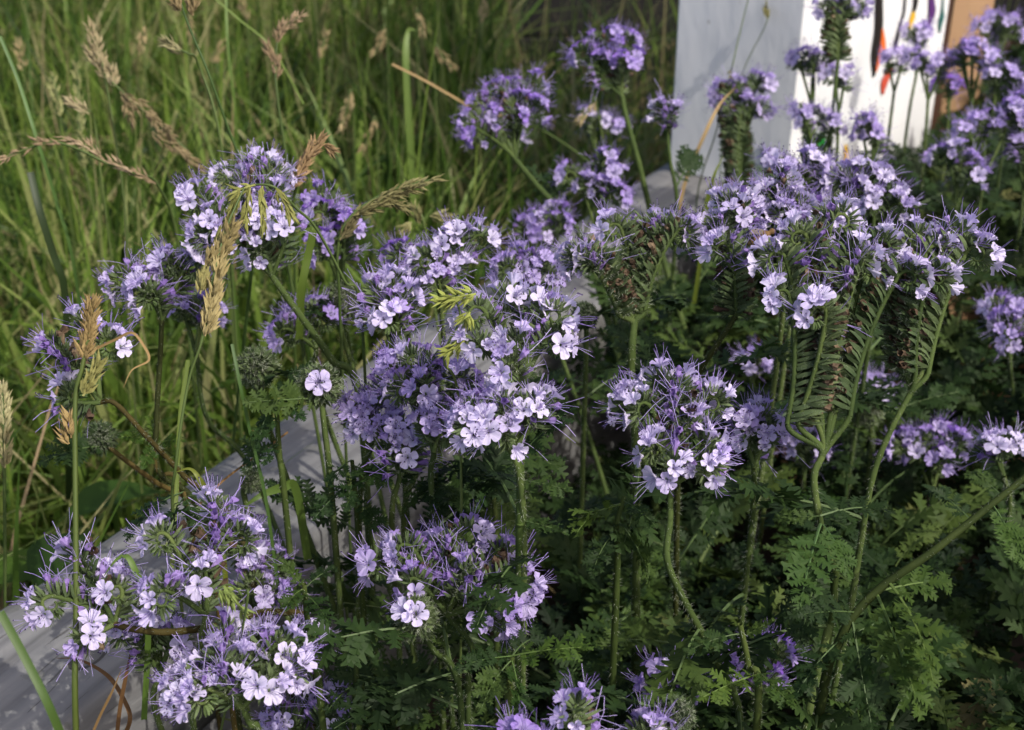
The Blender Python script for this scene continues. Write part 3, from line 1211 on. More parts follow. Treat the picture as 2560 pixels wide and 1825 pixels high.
TAN = (1.12, 1.08, 0.90)
PINK = (1.02, 0.86, 0.76)
GRN = (0.62, 0.80, 0.38)
STRAW = (1.55, 1.35, 1.0)
seed_grass('tall tan grass head with a thick tip leaning over the meadow', [(235, 100, 1.0), (262, 190, 1.0), (310, 500, 1.02), (330, 800, 1.05)],
           [(262, 195, 222, 60, 19, 75, 1.0), (245, 165, 225, 120, 22, 45, 1.0), (285, 215, 280, 165, 16, 35, 1.0)], TAN)
seed_grass('long brown drooping grass panicle reaching toward the pale flower dome', [(280, 205, 0.98), (350, 270, 0.98), (430, 340, 0.99), (500, 425, 1.0), (560, 600, 1.02)],
           [(300, 230, 380, 290, 17, 70, 0.98), (370, 280, 430, 340, 14, 50, 0.98), (380, 330, 460, 380, 13, 45, 0.98), (440, 370, 505, 425, 9, 40, 0.99), (310, 250, 330, 310, 10, 22, 0.98)], (0.95, 0.86, 0.68))
seed_grass('pinkish grass head on an upright dark stalk', [(745, 42, 0.95), (705, 75, 0.95), (690, 130, 0.95), (692, 230, 0.95), (720, 420, 0.96), (735, 520, 0.97)],
           [(705, 75, 752, 40, 8, 30, 0.95), (690, 115, 706, 60, 11, 40, 0.95), (680, 155, 668, 110, 9, 25, 0.95), (692, 200, 692, 150, 9, 30, 0.95)], PINK, 0.0014, stemcol=(0.7, 0.75, 0.6))
seed_grass('dark stalk with a stubby double head above the pale flower dome', [(445, -20, 0.80), (470, 60, 0.80), (520, 180, 0.80), (570, 320, 0.81), (615, 440, 0.82), (640, 560, 0.84)],
           [(452, 28, 430, -15, 14, 55, 0.80), (482, 40, 480, -10, 12, 50, 0.80)], (0.9, 0.8, 0.6), 0.0011, stemcol=(0.6, 0.75, 0.55))
seed_grass('small dry grass head hanging sideways in the meadow', [(450, 125, 0.88), (470, 135, 0.88), (500, 170, 0.9), (560, 420, 0.92)], [(455, 130, 412, 105, 14, 45, 0.88)], (0.8, 0.85, 0.62))
seed_grass('small tan grass head over bright blades beside a green stalk', [(215, 280, 0.98), (235, 300, 1.0), (260, 500, 1.02)], [(222, 285, 175, 250, 14, 45, 0.98)], TAN)
seed_grass('thin arched reddish panicle stretching out over the meadow', [(0, 400, 0.85), (60, 375, 0.85), (130, 355, 0.85), (200, 375, 0.86), (270, 410, 0.87), (340, 435, 0.88), (395, 465, 0.9), (450, 640, 0.95)],
           [(40, 385, 0, 402, 4, 8, 0.85), (80, 372, 35, 380, 4, 8, 0.85), (150, 360, 85, 352, 5, 14, 0.85), (225, 372, 150, 340, 5, 14, 0.86), (265, 405, 222, 358, 5, 12, 0.87), (330, 430, 270, 400, 6, 16, 0.87), (390, 460, 335, 425, 5, 14, 0.88)], PINK)
seed_grass('russet grass head sticking up out of the pale flower dome', [(800, 348, 0.74), (770, 380, 0.74), (748, 440, 0.75), (730, 520, 0.76), (715, 620, 0.78)],
           [(765, 400, 802, 345, 13, 55, 0.74), (745, 440, 770, 390, 13, 50, 0.74), (725, 480, 748, 425, 12, 45, 0.745), (805, 360, 838, 382, 6, 18, 0.74)], (1.2, 0.95, 0.72))
seed_grass('golden green seed stalk with stacked clumps hanging before the pale dome', [(610, 470, 0.64), (570, 560, 0.635), (540, 660, 0.63), (525, 740, 0.63), (505, 850, 0.63), (470, 960, 0.635), (440, 1160, 0.64), (435, 1330, 0.66)],
           [(545, 650, 585, 560, 19, 95, 0.635), (515, 665, 530, 640, 15, 35, 0.632), (545, 700, 548, 650, 17, 55, 0.632), (500, 735, 510, 690, 15, 55, 0.632, 0, .3, (0.95, 1.0, 0.55)), (525, 780, 540, 715, 15, 65, 0.63), (512, 840, 528, 785, 18, 75, 0.63)],
           (1.15, 1.08, 0.72), 0.0009)
seed_grass('fine hanging yellow green panicle draped over the pale flower dome', [(560, 520, 0.66), (590, 478, 0.655), (640, 462, 0.65), (690, 470, 0.65), (740, 520, 0.66), (790, 570, 0.67), (860, 700, 0.69), (905, 810, 0.71)],
           [(590, 480, 575, 545, 6, 22, 0.65, 0.6), (600, 475, 535, 610, 7, 34, 0.648, 0.5), (625, 470, 612, 560, 7, 28, 0.645, 0.6), (655, 465, 660, 570, 6, 26, 0.645, 0.6), (690, 470, 730, 540, 9, 30, 0.65, 0.5), (640, 462, 580, 480, 4, 14, 0.65), (570, 540, 560, 620, 7, 30, 0.645, 0.6)],
           (0.72, 0.85, 0.35), 0.0009)
seed_grass('brown green seed stalk with a bent straw leaf among four violet heads', [(232, 760, 0.60), (222, 830, 0.60), (205, 920, 0.60), (188, 1000, 0.60), (188, 1200, 0.60), (190, 1500, 0.60), (188, 1790, 0.60)],
           [(222, 850, 230, 755, 12, 75, 0.60), (210, 900, 220, 840, 16, 60, 0.60), (208, 990, 248, 905, 12, 60, 0.598, 0, .35, (0.9, 1.0, 0.5)), (180, 1095, 172, 1040, 10, 30, 0.60), (172, 1110, 158, 1085, 10, 16, 0.60)],
           (1.1, 0.92, 0.58), 0.0016, root=bed(uv(P(188, 1790, .60))[0], RAIL_W + 0.03, SOIL_Z), stemcol=(1.1, 1.0, 0.8))
seed_grass('dark arching grass panicle in front of the violet heads', [(1085, 448, 0.74), (1010, 465, 0.74), (930, 500, 0.74), (870, 550, 0.74), (845, 620, 0.745), (850, 780, 0.76)],
           [(1000, 470, 1095, 447, 9, 36, 0.74), (930, 500, 1040, 470, 12, 50, 0.74), (880, 540, 970, 500, 13, 55, 0.74), (850, 600, 900, 530, 11, 45, 0.742, 0, .4, (0.5, 0.5, 0.35)), (960, 500, 1010, 515, 8, 22, 0.74)],
           (0.75, 0.8, 0.5), 0.001)
seed_grass('greenish knotted grass head beside the arching dark panicle', [(1040, 520, 0.9), (1060, 560, 0.9), (1075, 700, 0.92)],
           [(1050, 560, 1035, 515, 11, 28, 0.9), (1075, 540, 1120, 545, 12, 40, 0.9), (1030, 555, 1005, 575, 10, 22, 0.9)], (0.85, 0.95, 0.6))
seed_grass('bright yellow green panicle tucked between the central flower heads', [(1180, 730, 0.61), (1140, 740, 0.612), (1150, 800, 0.615), (1110, 900, 0.62), (1150, 1050, 0.64)],
           [(1190, 735, 1095, 752, 13, 46, 0.61, 0, .8), (1175, 780, 1165, 800, 9, 18, 0.61, 0, .8), (1170, 840, 1112, 890, 8, 30, 0.612, 0, .8)], (0.95, 1.25, 0.42), 0.0008)
seed_grass('short green grass ear arching under the coiled spike', [(545, 1470, 0.575), (575, 1462, 0.575), (605, 1490, 0.572), (612, 1540, 0.57)],
           [(560, 1465, 612, 1535, 7, 26, 0.573, 0.2, .7), (548, 1475, 575, 1495, 6, 10, 0.573, 0.3, .7)], (0.62, 0.95, 0.36), 0.0007, root=bed(uv(P(600, 1650, .6))[0], RAIL_W + 0.04, SOIL_Z))
seed_grass('pale thick grass ear rising in the meadow by the rail', [(5, 960, 0.75), (10, 1100, 0.75), (12, 1300, 0.77)], [(10, 1100, 6, 965, 18, 90, 0.75), (12, 1170, 10, 1080, 14, 50, 0.75)], (1.2, 1.25, 0.95))
seed_grass('pale feathery grass ear with upright spikelets', [(195, 170, 1.15), (200, 350, 1.15), (240, 560, 1.17)], [(200, 260, 190, 160, 9, 26, 1.15), (205, 330, 195, 260, 9, 22, 1.15), (212, 420, 203, 330, 7, 22, 1.15)], (0.95, 1.15, 0.7))
seed_grass('upright pale green ear next to the thick tan head', [(130, 190, 1.2), (148, 260, 1.2), (160, 420, 1.22)], [(150, 290, 128, 185, 12, 46, 1.2)], (1.0, 1.15, 0.7))
seed_grass('olive grass ear seen against the white post', [(1918, 25, 1.22), (1915, 60, 1.22), (1850, 200, 1.25), (1800, 420, 1.28)], [(1920, 48, 1915, 18, 7, 14, 1.22)], (0.7, 0.75, 0.4), 0.0007, root=bed(uv(P(1800, 420, 1.28))[0], RAIL_W + .04, SOIL_Z))
seed_grass('thin stalk crossing in front of the white post', [(1875, -20, 1.15), (1850, 80, 1.15), (1825, 190, 1.15), (1790, 330, 1.16), (1740, 520, 1.18)], [(1830, 170, 1822, 200, 4, 6, 1.15)], (0.7, 0.75, 0.4), 0.0008, root=bed(uv(P(1740, 520, 1.18))[0], RAIL_W + .04, SOIL_Z))
for (x0, y0, x1, y1, d, fat, n) in ((965, 70, 935, 140, 1.35, 11, 40), (1085, 120, 1130, 170, 1.3, 11, 34), (880, 230, 850, 330, 1.3, 12, 40), (360, 60, 355, 130, 1.35, 9, 26),
                                    (470, 30, 480, 100, 1.4, 9, 24), (940, 300, 905, 380, 1.3, 10, 30), (60, 180, 45, 100, 1.4, 10, 30), (530, 160, 560, 100, 1.35, 9, 24),
                                    (1490, 255, 1450, 300, 1.15, 7, 22), (800, 150, 815, 80, 1.4, 9, 24), (620, 60, 600, 0, 1.45, 10, 26), (1040, 30, 1060, 90, 1.4, 9, 24), (250, 420, 235, 350, 1.2, 8, 20), (1200, 60, 1215, 0, 1.5, 9, 24)):
    seed_grass('blurred tan seed head rising out of the far meadow grass', [(x1, y1, d), ((x0 + x1) / 2, (y0 + y1) / 2, d), (x0, y0, d), (x0 + 8, y0 + 220, d + 0.03)],
               [(x0, y0, x1, y1, fat, n, d)], (1.15, 1.05, 0.8), 0.001, group='seed heads of the far meadow')


# single bare stalks and bent leaves
def blade_ribbon(name, label, path, width, mat='grass_stem', col=(1, 1, 1), group=None, cat='grass blade', tip=True):
    """a grass leaf along (px,py,d) points; the last one is its foot"""
    pts = spline([P(*q) for q in path], 8)
    root = pts[-1]
    g = Geo()
    n = len(pts)
    tan = np.gradient(pts, axis=0)
    v, f = [], []
    for i in range(n):
        s = nrm(np.cross(tan[i], VIEWB + 0.4 * RIGHT))
        nn = nrm(np.cross(s, tan[i]))
        k = i / (n - 1)
        w = width * (min(1, 0.08 + 2.2 * k) if tip else 1) * 0.5
        v += [pts[i] - s * w, pts[i] - nn * w * 0.3, pts[i] + s * w]
    for i in range(n - 1):
        a = 3 * i
        f += [(a, a + 1, a + 4), (a, a + 4, a + 3), (a + 1, a + 2, a + 5), (a + 1, a + 5, a + 4)]
    g.add(v, f)
    o = link(name, g.mesh(name, [mat], origin=root), None, root, col)
    return tag(o, label, cat, group, 'thing')


def foot(px, py, d, vmin=None):
    return (px, py, d)


blade_ribbon('grass_straw', 'bent straw coloured leaf kinked twice beside the violet heads', [(308, 970, .59), (330, 925, .592), (372, 900, .595), (358, 862, .595), (330, 832, .595), (290, 848, .597), (240, 872, .60)], 0.0011, 'straw', (0.8, 0.75, 0.65))
blade_ribbon('grass_straw', 'folded orange brown dry leaf lying across the timber rail', [(140, 1645, .66), (200, 1650, .66), (270, 1690, .66), (310, 1750, .655), (325, 1800, .65), (300, 1860, .66)], 0.0020, 'straw', (0.40, 0.30, 0.24))
blade_ribbon('grass_straw', 'upright rusty dry leaf in front of the rail side', [(330, 1610, .63), (315, 1690, .63), (300, 1770, .635), (290, 1860, .64)], 0.0018, 'straw', (0.40, 0.30, 0.24))
blade_ribbon('grass_straw', 'thin pale straw leaning against the rail side', [(305, 1670, .62), (280, 1730, .62), (250, 1790, .62), (220, 1860, .62)], 0.0012, 'straw', (0.6, 0.55, 0.48))
blade_ribbon('grass_straw', 'thick green stalk slanting across the knotted end of the rail', [(0, 1530, .50), (60, 1640, .50), (120, 1760, .50), (170, 1880, .51)], 0.0030, 'grass_stem', (0.55, 0.7, 0.5), tip=False)
blade_ribbon('grass_straw', 'bent two coloured green leaf arching between the violet heads', [(260, 1440, .60), (290, 1400, .60), (318, 1392, .60), (340, 1430, .60), (365, 1480, .605), (370, 1600, .62), (360, 1800, .64)], 0.0026, 'grass_stem', (0.8, 1.0, 0.6))
blade_ribbon('grass_straw', 'yellow tipped folded leaf above the front coiled flowers', [(440, 1180, .63), (475, 1172, .63), (500, 1200, .63), (530, 1260, .64), (560, 1400, .66), (570, 1600, .68)], 0.0024, 'grass_stem', (1.5, 1.2, 0.5))
blade_ribbon('grass_straw', 'green stalk crossing the shaded stretch of the rail', [(580, 860, .66), (600, 960, .66), (630, 1100, .67), (665, 1250, .68), (700, 1500, .70)], 0.0016, 'grass_stem', (0.6, 0.8, 0.6), tip=False)
blade_ribbon('grass_straw', 'broad green leaf lying over the shaded stretch of the rail', [(600, 1275, .68), (650, 1240, .68), (710, 1218, .69), (740, 1225, .70), (770, 1400, .72)], 0.0042, 'grass_stem', (0.8, 0.9, 0.6))
blade_ribbon('grass_straw', 'fallen straw lying on the shaded stretch of the rail', [(500, 1260, .685), (560, 1200, .70), (640, 1140, .72), (720, 1080, .74)], 0.0010, 'straw', (0.7, 0.6, 0.5), tip=False)
blade_ribbon('grass_straw', 'dark thick stalk with a broken top in the meadow', [(76, 430, .85), (100, 530, .85), (135, 640, .86), (160, 720, .87), (170, 900, .90), (172, 1250, .98)], 0.0044, 'grass_stem', (0.22, 0.28, 0.25), tip=False)
blade_ribbon('grass_straw', 'long bluish stalk rising from the meadow past the arched panicle', [(0, 90, .9), (45, 200, .9), (90, 340, .9), (140, 500, .92), (180, 640, .94), (220, 900, 1.0)], 0.0022, 'grass_stem', (0.7, 0.95, 0.8), tip=False)
blade_ribbon('grass_straw', 'green leaf folded over sharply beside the pale flower dome', [(740, 590, .74), (770, 575, .74), (782, 580, .74), (770, 640, .745), (755, 720, .75), (748, 850, .77)], 0.0042, 'grass_stem', (1.0, 1.05, 0.6))
blade_ribbon('grass_straw', 'pale green blade with a drooping tip standing in the meadow', [(1040, 75, 1.2), (1020, 80, 1.2), (1015, 160, 1.2), (1025, 360, 1.22), (1040, 560, 1.25)], 0.006, 'grass_stem', (1.0, 1.1, 0.75))
blade_ribbon('grass_straw', 'dry straw crossing behind the violet double head', [(980, 160, 1.15), (1060, 200, 1.15), (1130, 240, 1.16), (1180, 270, 1.17)], 0.002, 'straw', tip=False)
blade_ribbon('grass_straw', 'pale straw leaning in front of the white post', [(1840, 218, 1.1), (1800, 260, 1.1), (1760, 340, 1.1), (1715, 450, 1.12), (1690, 560, 1.14)], 0.0032, 'straw')
blade_ribbon('grass_straw', 'yellow green leaf standing before the foot of the white post', [(1808, 390, .95), (1785, 440, .95), (1765, 520, .96), (1755, 620, .97), (1735, 760, 1.0)], 0.0036, 'grass_stem', (1.1, 1.0, 0.5))
blade_ribbon('grass_straw', 'slender green stalk standing tall in the meadow', [(565, -10, 1.2), (570, 120, 1.2), (590, 300, 1.22), (600, 560, 1.28)], 0.002, 'grass_stem', (0.8, 1, 0.6), tip=False)
blade_ribbon('grass_straw', 'light thin straw slanting down through the meadow', [(530, -10, 1.0), (600, 50, 1.0), (680, 120, 1.0), (760, 260, 1.02)], 0.0014, 'grass_stem', (1.4, 1.4, 1.0), tip=False)
blade_ribbon('grass_straw', 'upright stalk behind the coiled front flowers', [(470, 900, .70), (450, 1050, .70), (440, 1250, .70), (430, 1420, .69)], 0.0022, 'grass_stem', (1.0, 1.0, 0.5), tip=False)


# ================================================================== PHACELIA PLANTS
def phacelia(label, fork, d, heads, way=(), hue=0.15, group=None, stemcol=(1, 1, 1), rad=0.0015, leaves=3, leaf_len=0.07, fl=1.0, root=None, leafcol=(1, 1, 1)):
    """fork (px,py) at depth d; heads [(px,py,age[,fork px,fork py])]; way: stem points (px,py,depth)"""
    F = P(*fork, d)
    way_p = [P(*q) for q in way]
    last = way_p[-1] if way_p else F
    prev = way_p[-2] if len(way_p) > 1 else F
    if root is None:
        u_, v_ = uv(last)
        u_ += rng.normal(0, 0.02)
        if v_ < RAIL_W + 0.06:
            v_ = RAIL_W + rng.uniform(0.09, 0.20)
            u_ -= rng.uniform(0.0, 0.06)
        rt = bed(u_, v_, SOIL_Z)
        if last[2] - SOIL_Z < 0.03:
            rt = np.array([last[0], last[1], SOIL_Z - 0.01])
    else:
        rt = np.asarray(root)
    o = link('phacelia_plant', None, None, rt)
    tag(o, label, 'flower', group)
    mid = last * 0.5 + rt * 0.5 + np.array([0, 0, 0.02])
    path = spline([F] + way_p + [mid, rt - Z * 0.02], 10)
    g = Geo()
    rr = np.linspace(rad * 0.85, rad * 1.2, len(path)) * (1 + 0.06 * np.sin(np.arange(len(path)) * 1.7))
    tube(g, path, rr, 8, 0)
    hairs_on(g, path, rr, 2600, 0.0019, 1)
    link('stem', g.mesh('stem', ['stem', 'hair'], origin=rt), o, None, stemcol)
    hp = np.array([P(h[0], h[1], d) for h in heads])
    cen = hp.mean(0)
    axis_up = nrm(cen - F) if np.linalg.norm(cen - F) > 1e-3 else Z
    for h in heads:
        cy = np.mean([q[1] for q in heads])
        dd = -(h[1] - cy) / FPX * d * 0.75            # heads higher in the cluster stand farther back
        H = P(h[0], h[1], d + dd + rng.normal(0, 0.003))
        if len(h) >= 5:
            Fh = P(h[3], h[4], d + dd * 0.3)
            # short branch from fork to the spike's base
            gb = Geo()
            tl = np.linalg.norm(Fh - F)
            t0 = nrm(F - path[4]) * tl
            t1 = nrm(H - Fh) * tl
            bp_ = np.array([(2 * q ** 3 - 3 * q * q + 1) * F + (q ** 3 - 2 * q * q + q) * t0 + (3 * q * q - 2 * q ** 3) * Fh + (q ** 3 - q * q) * t1 for q in np.linspace(0, 1, 10)])
            tube(gb, bp_, np.linspace(rad * 0.9, 0.0013, len(bp_)), 6, 0)
            hairs_on(gb, bp_, 0.0013, 3000, 0.0018, 1)
            link('branch', gb.mesh('branch', ['stem', 'hair'], origin=rt), o, None, stemcol)
        else:
            Fh = F + (H - F) * 0.0
        outw = (H - cen)
        outw = outw - axis_up * np.dot(outw, axis_up)
        curl = outw * 30 + VIEWB * 0.35 + rng.normal(0, 0.35, 3) - Z * 0.1
        if h[2] == 'o':
            sgn = 1.0 if H[0] > F[0] - 0.004 else -1.0
            curl = RIGHT * sgn + VIEWB * rng.uniform(-0.15, 0.35) + rng.normal(0, 0.15, 3)
        cyme(o, rt, Fh, H, curl, h[2], hue, fl)
    # leaves along the stem below the fork
    for k in range(leaves):
        q = int(len(path) * (0.40 + 0.48 * (k + rng.random() * 0.6) / max(1, leaves)))
        q = min(q, len(path) - 2)
        az = rng.random() * 6.28
        dv = np.array([math.cos(az), math.sin(az), rng.uniform(0.1, 0.6)])
        add_leaf(o, rt, path[q], dv, leaf_len * rng.uniform(0.75, 1.2), leafcol)
    return o


def heads_of(s, age='m'):
    out_ = []
    for tok in s.split():
        a = tok.split(',')
        h = [float(a[0]), float(a[1]), a[2] if len(a) > 2 and a[2] else age]
        if len(a) > 4:
            h += [float(a[3]), float(a[4])]
        out_.append(tuple(h))
    return out_


RED = (1.15, 0.6, 0.62)
# --- front, over the knotted end of the rail
phacelia('sprawling lilac phacelia on a reddish arched stem over the knotted rail', (285, 1560), .600,
         heads_of('185,1385 105,1510 200,1595 290,1465,y 240,1440'), [(330, 1572, .60), (420, 1580, .60), (540, 1565, .62), (690, 1530, .67), (790, 1600, .70)], 0.22, stemcol=RED, rad=0.0016, leaves=0)
phacelia('lilac phacelia with a green coiled bristly spike standing over the rail', (515, 1540), .600,
         heads_of('395,1335 535,1262 610,1335 500,1425 390,1490,y 575,1330'), [(500, 1620, .605), (480, 1780, .62)], 0.18, leaves=0)
phacelia('darker violet phacelia tucked behind the coiled bristly spikes', (600, 1560), .70,
         heads_of('600,1370,y 650,1390,y 690,1400,y 640,1450,y 680,1480,y 660,1520,y', 'y'), [(590, 1700, .72)], 0.45, leaves=1, leaf_len=0.06)
phacelia('low row of lilac phacelia heads just above the reddish arched stem', (400, 1680), .63,
         heads_of('295,1570,y 365,1595,y 450,1595,y 320,1520,y 410,1540,y'), [(395, 1800, .64)], 0.2, leaves=0)
phacelia('dense pale lilac phacelia cluster at the front with many open faces', (605, 1770), .575,
         heads_of('565,1575,y 535,1640,y 490,1735,y 440,1735,y 470,1690,y 565,1715,y 610,1655,y 640,1610,y 690,1610,y 675,1700,y 740,1665,y 720,1610,y'), [(625, 1810, .58), (650, 1880, .59)], 0.06, leaves=1, leaf_len=0.06)
phacelia('shaded violet phacelia low beside the dense pale cluster', (775, 1860), .70,
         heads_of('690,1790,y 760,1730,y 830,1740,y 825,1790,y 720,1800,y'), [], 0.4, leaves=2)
phacelia('phacelia half hidden in dark leaves above the dense pale cluster', (790, 1640), .68, heads_of('770,1575,y 785,1600,y', 'y'), [(800, 1700, .70)], 0.3, leaves=3)
# --- middle, shaded
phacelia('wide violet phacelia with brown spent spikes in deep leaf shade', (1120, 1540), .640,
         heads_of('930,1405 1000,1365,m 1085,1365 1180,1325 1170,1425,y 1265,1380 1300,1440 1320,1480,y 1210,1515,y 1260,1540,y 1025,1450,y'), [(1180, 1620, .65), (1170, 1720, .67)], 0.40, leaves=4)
# --- centre
phacelia('pale phacelia with long fuzzy stamens in front of the sunlit bit of rail', (1300, 975), .620,
         heads_of('1180,770,y 1190,850,y 1270,735,y 1325,755,y 1390,775,y 1290,850,y 1395,840,y 1265,915,y'), [(1285, 1020, .62), (1300, 1120, .625), (1300, 1300, .64)], 0.04, leaves=1, leaf_len=0.06)
phacelia('violet fuzzy phacelia dome beside the pale central head', (1045, 1060), .67,
         heads_of('975,915,y 1030,890,y 1080,900,y 1120,945,y 1165,945,y 1000,965,y 1060,960,y'), [(1040, 1180, .69), (1010, 1320, .71)], 0.50, leaves=4)
phacelia('small lilac phacelia heads on the shady side of the violet dome', (930, 1110), .70,
         heads_of('875,1020,y 920,1015,y 965,960,y 900,1050,y 960,1010,y'), [(900, 1250, .72)], 0.30, leaves=3)
phacelia('pale phacelia heads hanging under the central cluster with white faces', (1280, 1130), .605,
         heads_of('1175,1030,y 1215,1060,y 1265,1075,y 1350,1000,y 1320,1015,y 1255,1005,y 1165,1065,y'), [(1300, 1200, .61), (1310, 1400, .63)], 0.08, leaves=1, leaf_len=0.06)
phacelia('violet phacelia pair at the shaded edge below the central cluster', (1085, 1130), .66, heads_of('1095,1030,y 1060,1060,y 1120,1075,y'), [(1080, 1250, .68)], 0.50, leaves=2)
phacelia('dull violet phacelia head low over dark leaves left by the stems', (1000, 1190), .68, heads_of('960,1080,y 1000,1065,y 1045,1090,y 985,1115,y 1030,1120,y'), [(980, 1330, .70)], 0.35, leaves=3)
# --- the tall pale dome on one thick stem
phacelia('pale spiky phacelia dome on one hairy upright stem', (1675, 1215), .620,
         heads_of('1565,1000 1600,1010,m 1645,945 1700,960 1740,985 1790,995 1735,1060,y 1630,1110,y 1675,1165,y 1770,1110,y 1785,1165,y 1715,1000,m'), [(1675, 1300, .62), (1668, 1400, .62), (1710, 1500, .63), (1790, 1650, .65), (1850, 1800, .67)], 0.05, rad=0.0016, leaves=2, leaf_len=0.07)
phacelia('small violet topped phacelia head touching the pale spiky dome', (1885, 1170), .67, heads_of('1865,1050,y 1900,1035,y 1925,1070,y 1880,1080,y'), [(1880, 1300, .69)], 0.28, leaves=3)
# --- old long spikes
phacelia('old phacelia with long dark caterpillar spikes and brown spent flowers', (2055, 1140), .640,
         heads_of('1950,725,o,1968,1060 2045,765,o,1995,1050 1935,630,o,2020,1000 1990,580,o,2040,1020 2110,535,o,2050,1010 2150,630,o,2055,1020 2180,655,o,2078,1030 2280,680,o,2125,1040 2210,600,o,2090,1020'),
         [(2035, 1200, .64), (2055, 1330, .645), (2085, 1480, .65), (2040, 1700, .65), (2010, 1850, .66)], 0.06, rad=0.0019, leaves=3, leaf_len=0.09)
phacelia('twin old phacelia spikes ending in bristling pale crests before dark leaves', (2275, 985), .655,
         heads_of('2300,585,o,2265,925 2345,615,o,2278,930 2350,680,o,2288,940 2405,580,o,2305,930 2450,620,o,2320,935'),
         [(2225, 1080, .655), (2180, 1200, .66), (2145, 1400, .67), (2120, 1550, .68)], 0.06, rad=0.0016, leaves=2, leaf_len=0.08)
phacelia('old forked phacelia with brown spent spikes beside the rail foot of the post', (1585, 810), .700,
         heads_of('1475,640,o,1550,785 1430,635,o,1545,785 1530,560,o,1575,780 1640,555,o,1592,780 1680,570,o,1602,780 1720,575,o,1612,780'), [(1580, 870, .70), (1577, 980, .71), (1590, 1120, .72)], 0.25, rad=0.0022, leaves=3)
phacelia('phacelia with a dark forked stem, the bee on its spike', (1840, 790), .700,
         heads_of('1790,560,m 1840,530 1880,610,o 1800,610,o 1820,500'), [(1800, 850, .70), (1750, 930, .71), (1700, 1050, .73)], 0.12, stemcol=(0.6, 0.5, 0.45), leaves=3)
phacelia('dense pale phacelia cluster packed above the dark forked stem', (1950, 720), .740,
         heads_of('1870,490,m 1920,480,m 1950,530,m 1905,540,m 1990,500,m 2000,560,m 2050,570,m 1960,440,m 2080,530,m'), [(1950, 850, .76)], 0.06, leaves=3)
phacelia('slightly blurred lilac phacelia heads in front of the green paint streak', (1990, 570), .850,
         heads_of('1935,400,y 1965,410,y 2025,400,y 2050,420,y 1995,440,y 2045,450,y 1960,450,y'), [(1990, 700, .87)], 0.14, leaves=3)
phacelia('slightly blurred arched lilac phacelia against dark leaves beside the post', (2180, 640), .830,
         heads_of('2100,440,y 2150,425,y 2195,440,y 2230,480,y 2250,510,y 2180,500,y 2140,470,y'), [(2180, 800, .86)], 0.14, leaves=3)
# --- over the meadow side
phacelia('large pale phacelia dome leaning out over the meadow grass', (680, 690), .720,
         heads_of('570,430 600,450,m 665,405 690,430,m 480,490,y 600,500,y 690,480,y 530,545 560,590,y 620,540,y 715,560 640,615 500,590 655,530,m'), [(715, 740, .725), (770, 815, .735), (830, 900, .745), (900, 1010, .755)], 0.10, rad=0.0019, leaves=0)
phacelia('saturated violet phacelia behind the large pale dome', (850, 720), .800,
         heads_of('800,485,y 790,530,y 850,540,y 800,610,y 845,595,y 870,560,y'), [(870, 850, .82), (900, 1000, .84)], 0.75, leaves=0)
phacelia('violet phacelia on a dark stem beneath the large pale dome', (405, 800), .720,
         heads_of('300,695 350,705,y 425,650 450,665,y 490,660,y 370,730,y'), [(400, 900, .72), (392, 1050, .72), (400, 1180, .72), (520, 1330, .72)], 0.38, stemcol=(0.5, 0.4, 0.35), leaves=0, leaf_len=0.07, leafcol=(1.5, 1.5, 1.0))
phacelia('dim violet heads seen behind the golden seed stalk', (490, 880), .80, heads_of('450,765,y 490,755,y 525,770,y'), [(520, 1050, .82), (640, 1200, .84)], 0.6, leaves=0)
phacelia('four headed violet phacelia twined with the brown seed stalk', (250, 1005), .640,
         heads_of('135,860 205,800 275,845 170,985'), [(290, 1010, .64), (370, 1095, .65), (460, 1190, .67), (600, 1340, .69)], 0.28, stemcol=RED, rad=0.0013, leaves=0)
phacelia('pair of violet heads low behind the thick stem of the pale dome', (790, 870), .78, heads_of('790,770,y 810,790,y 720,800,y 700,830,y'), [(800, 1000, .8)], 0.65, leaves=0)
phacelia('broad lilac phacelia cluster behind the central pale head', (1105, 800), .740,
         heads_of('1060,640,y 1110,610,y 1150,585,y 1205,590,y 1140,660,y 1080,700,y'), [(1110, 900, .76), (1100, 1050, .78)], 0.14, leaves=3)
phacelia('lilac phacelia puff beside the broad cluster in half shade', (985, 880), .700,
         heads_of('945,720,y 985,700,y 1010,740,y 940,770,y 975,785,y'), [(1000, 1000, .72)], 0.26, leaves=3)
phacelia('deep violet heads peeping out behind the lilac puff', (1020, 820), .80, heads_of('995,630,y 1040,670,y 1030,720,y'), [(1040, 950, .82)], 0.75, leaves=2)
phacelia('violet dome shaped head with a green bristly underside above the rail', (1310, 800), .80, heads_of('1265,665,y 1300,640,y 1345,650,y 1370,680,y 1320,680,y'), [(1310, 950, .82)], 0.5, leaves=3)
phacelia('blurred violet pair of heads over the middle of the rail', (1370, 680), .98, heads_of('1315,560,y 1345,545,y 1385,525,y 1400,555,y 1350,585,y'), [(1375, 800, 1.0)], 0.6, leaves=3)
phacelia('tall blurred violet double head with dark spikes above the rail', (1290, 400), 1.0,
         heads_of('1175,300,m 1190,260,m 1180,330,m 1235,225,m 1280,215,m 1335,205,m 1345,265,m 1290,290,m 1230,290,m 1300,250,m'), [(1340, 460, 1.0), (1410, 540, 1.0), (1470, 640, 1.01)], 0.72, rad=0.0022, leaves=1)
phacelia('tallest blurred violet head on a long bare stem by the post', (1555, 240), 1.05,
         heads_of('1450,130,m 1490,100,m 1530,85,m 1500,150,m 1570,95,m 1580,140,m 1540,120,m 1560,150,m'), [(1565, 290, 1.05), (1600, 420, 1.05), (1645, 600, 1.06)], 0.72, rad=0.0022, leaves=0)
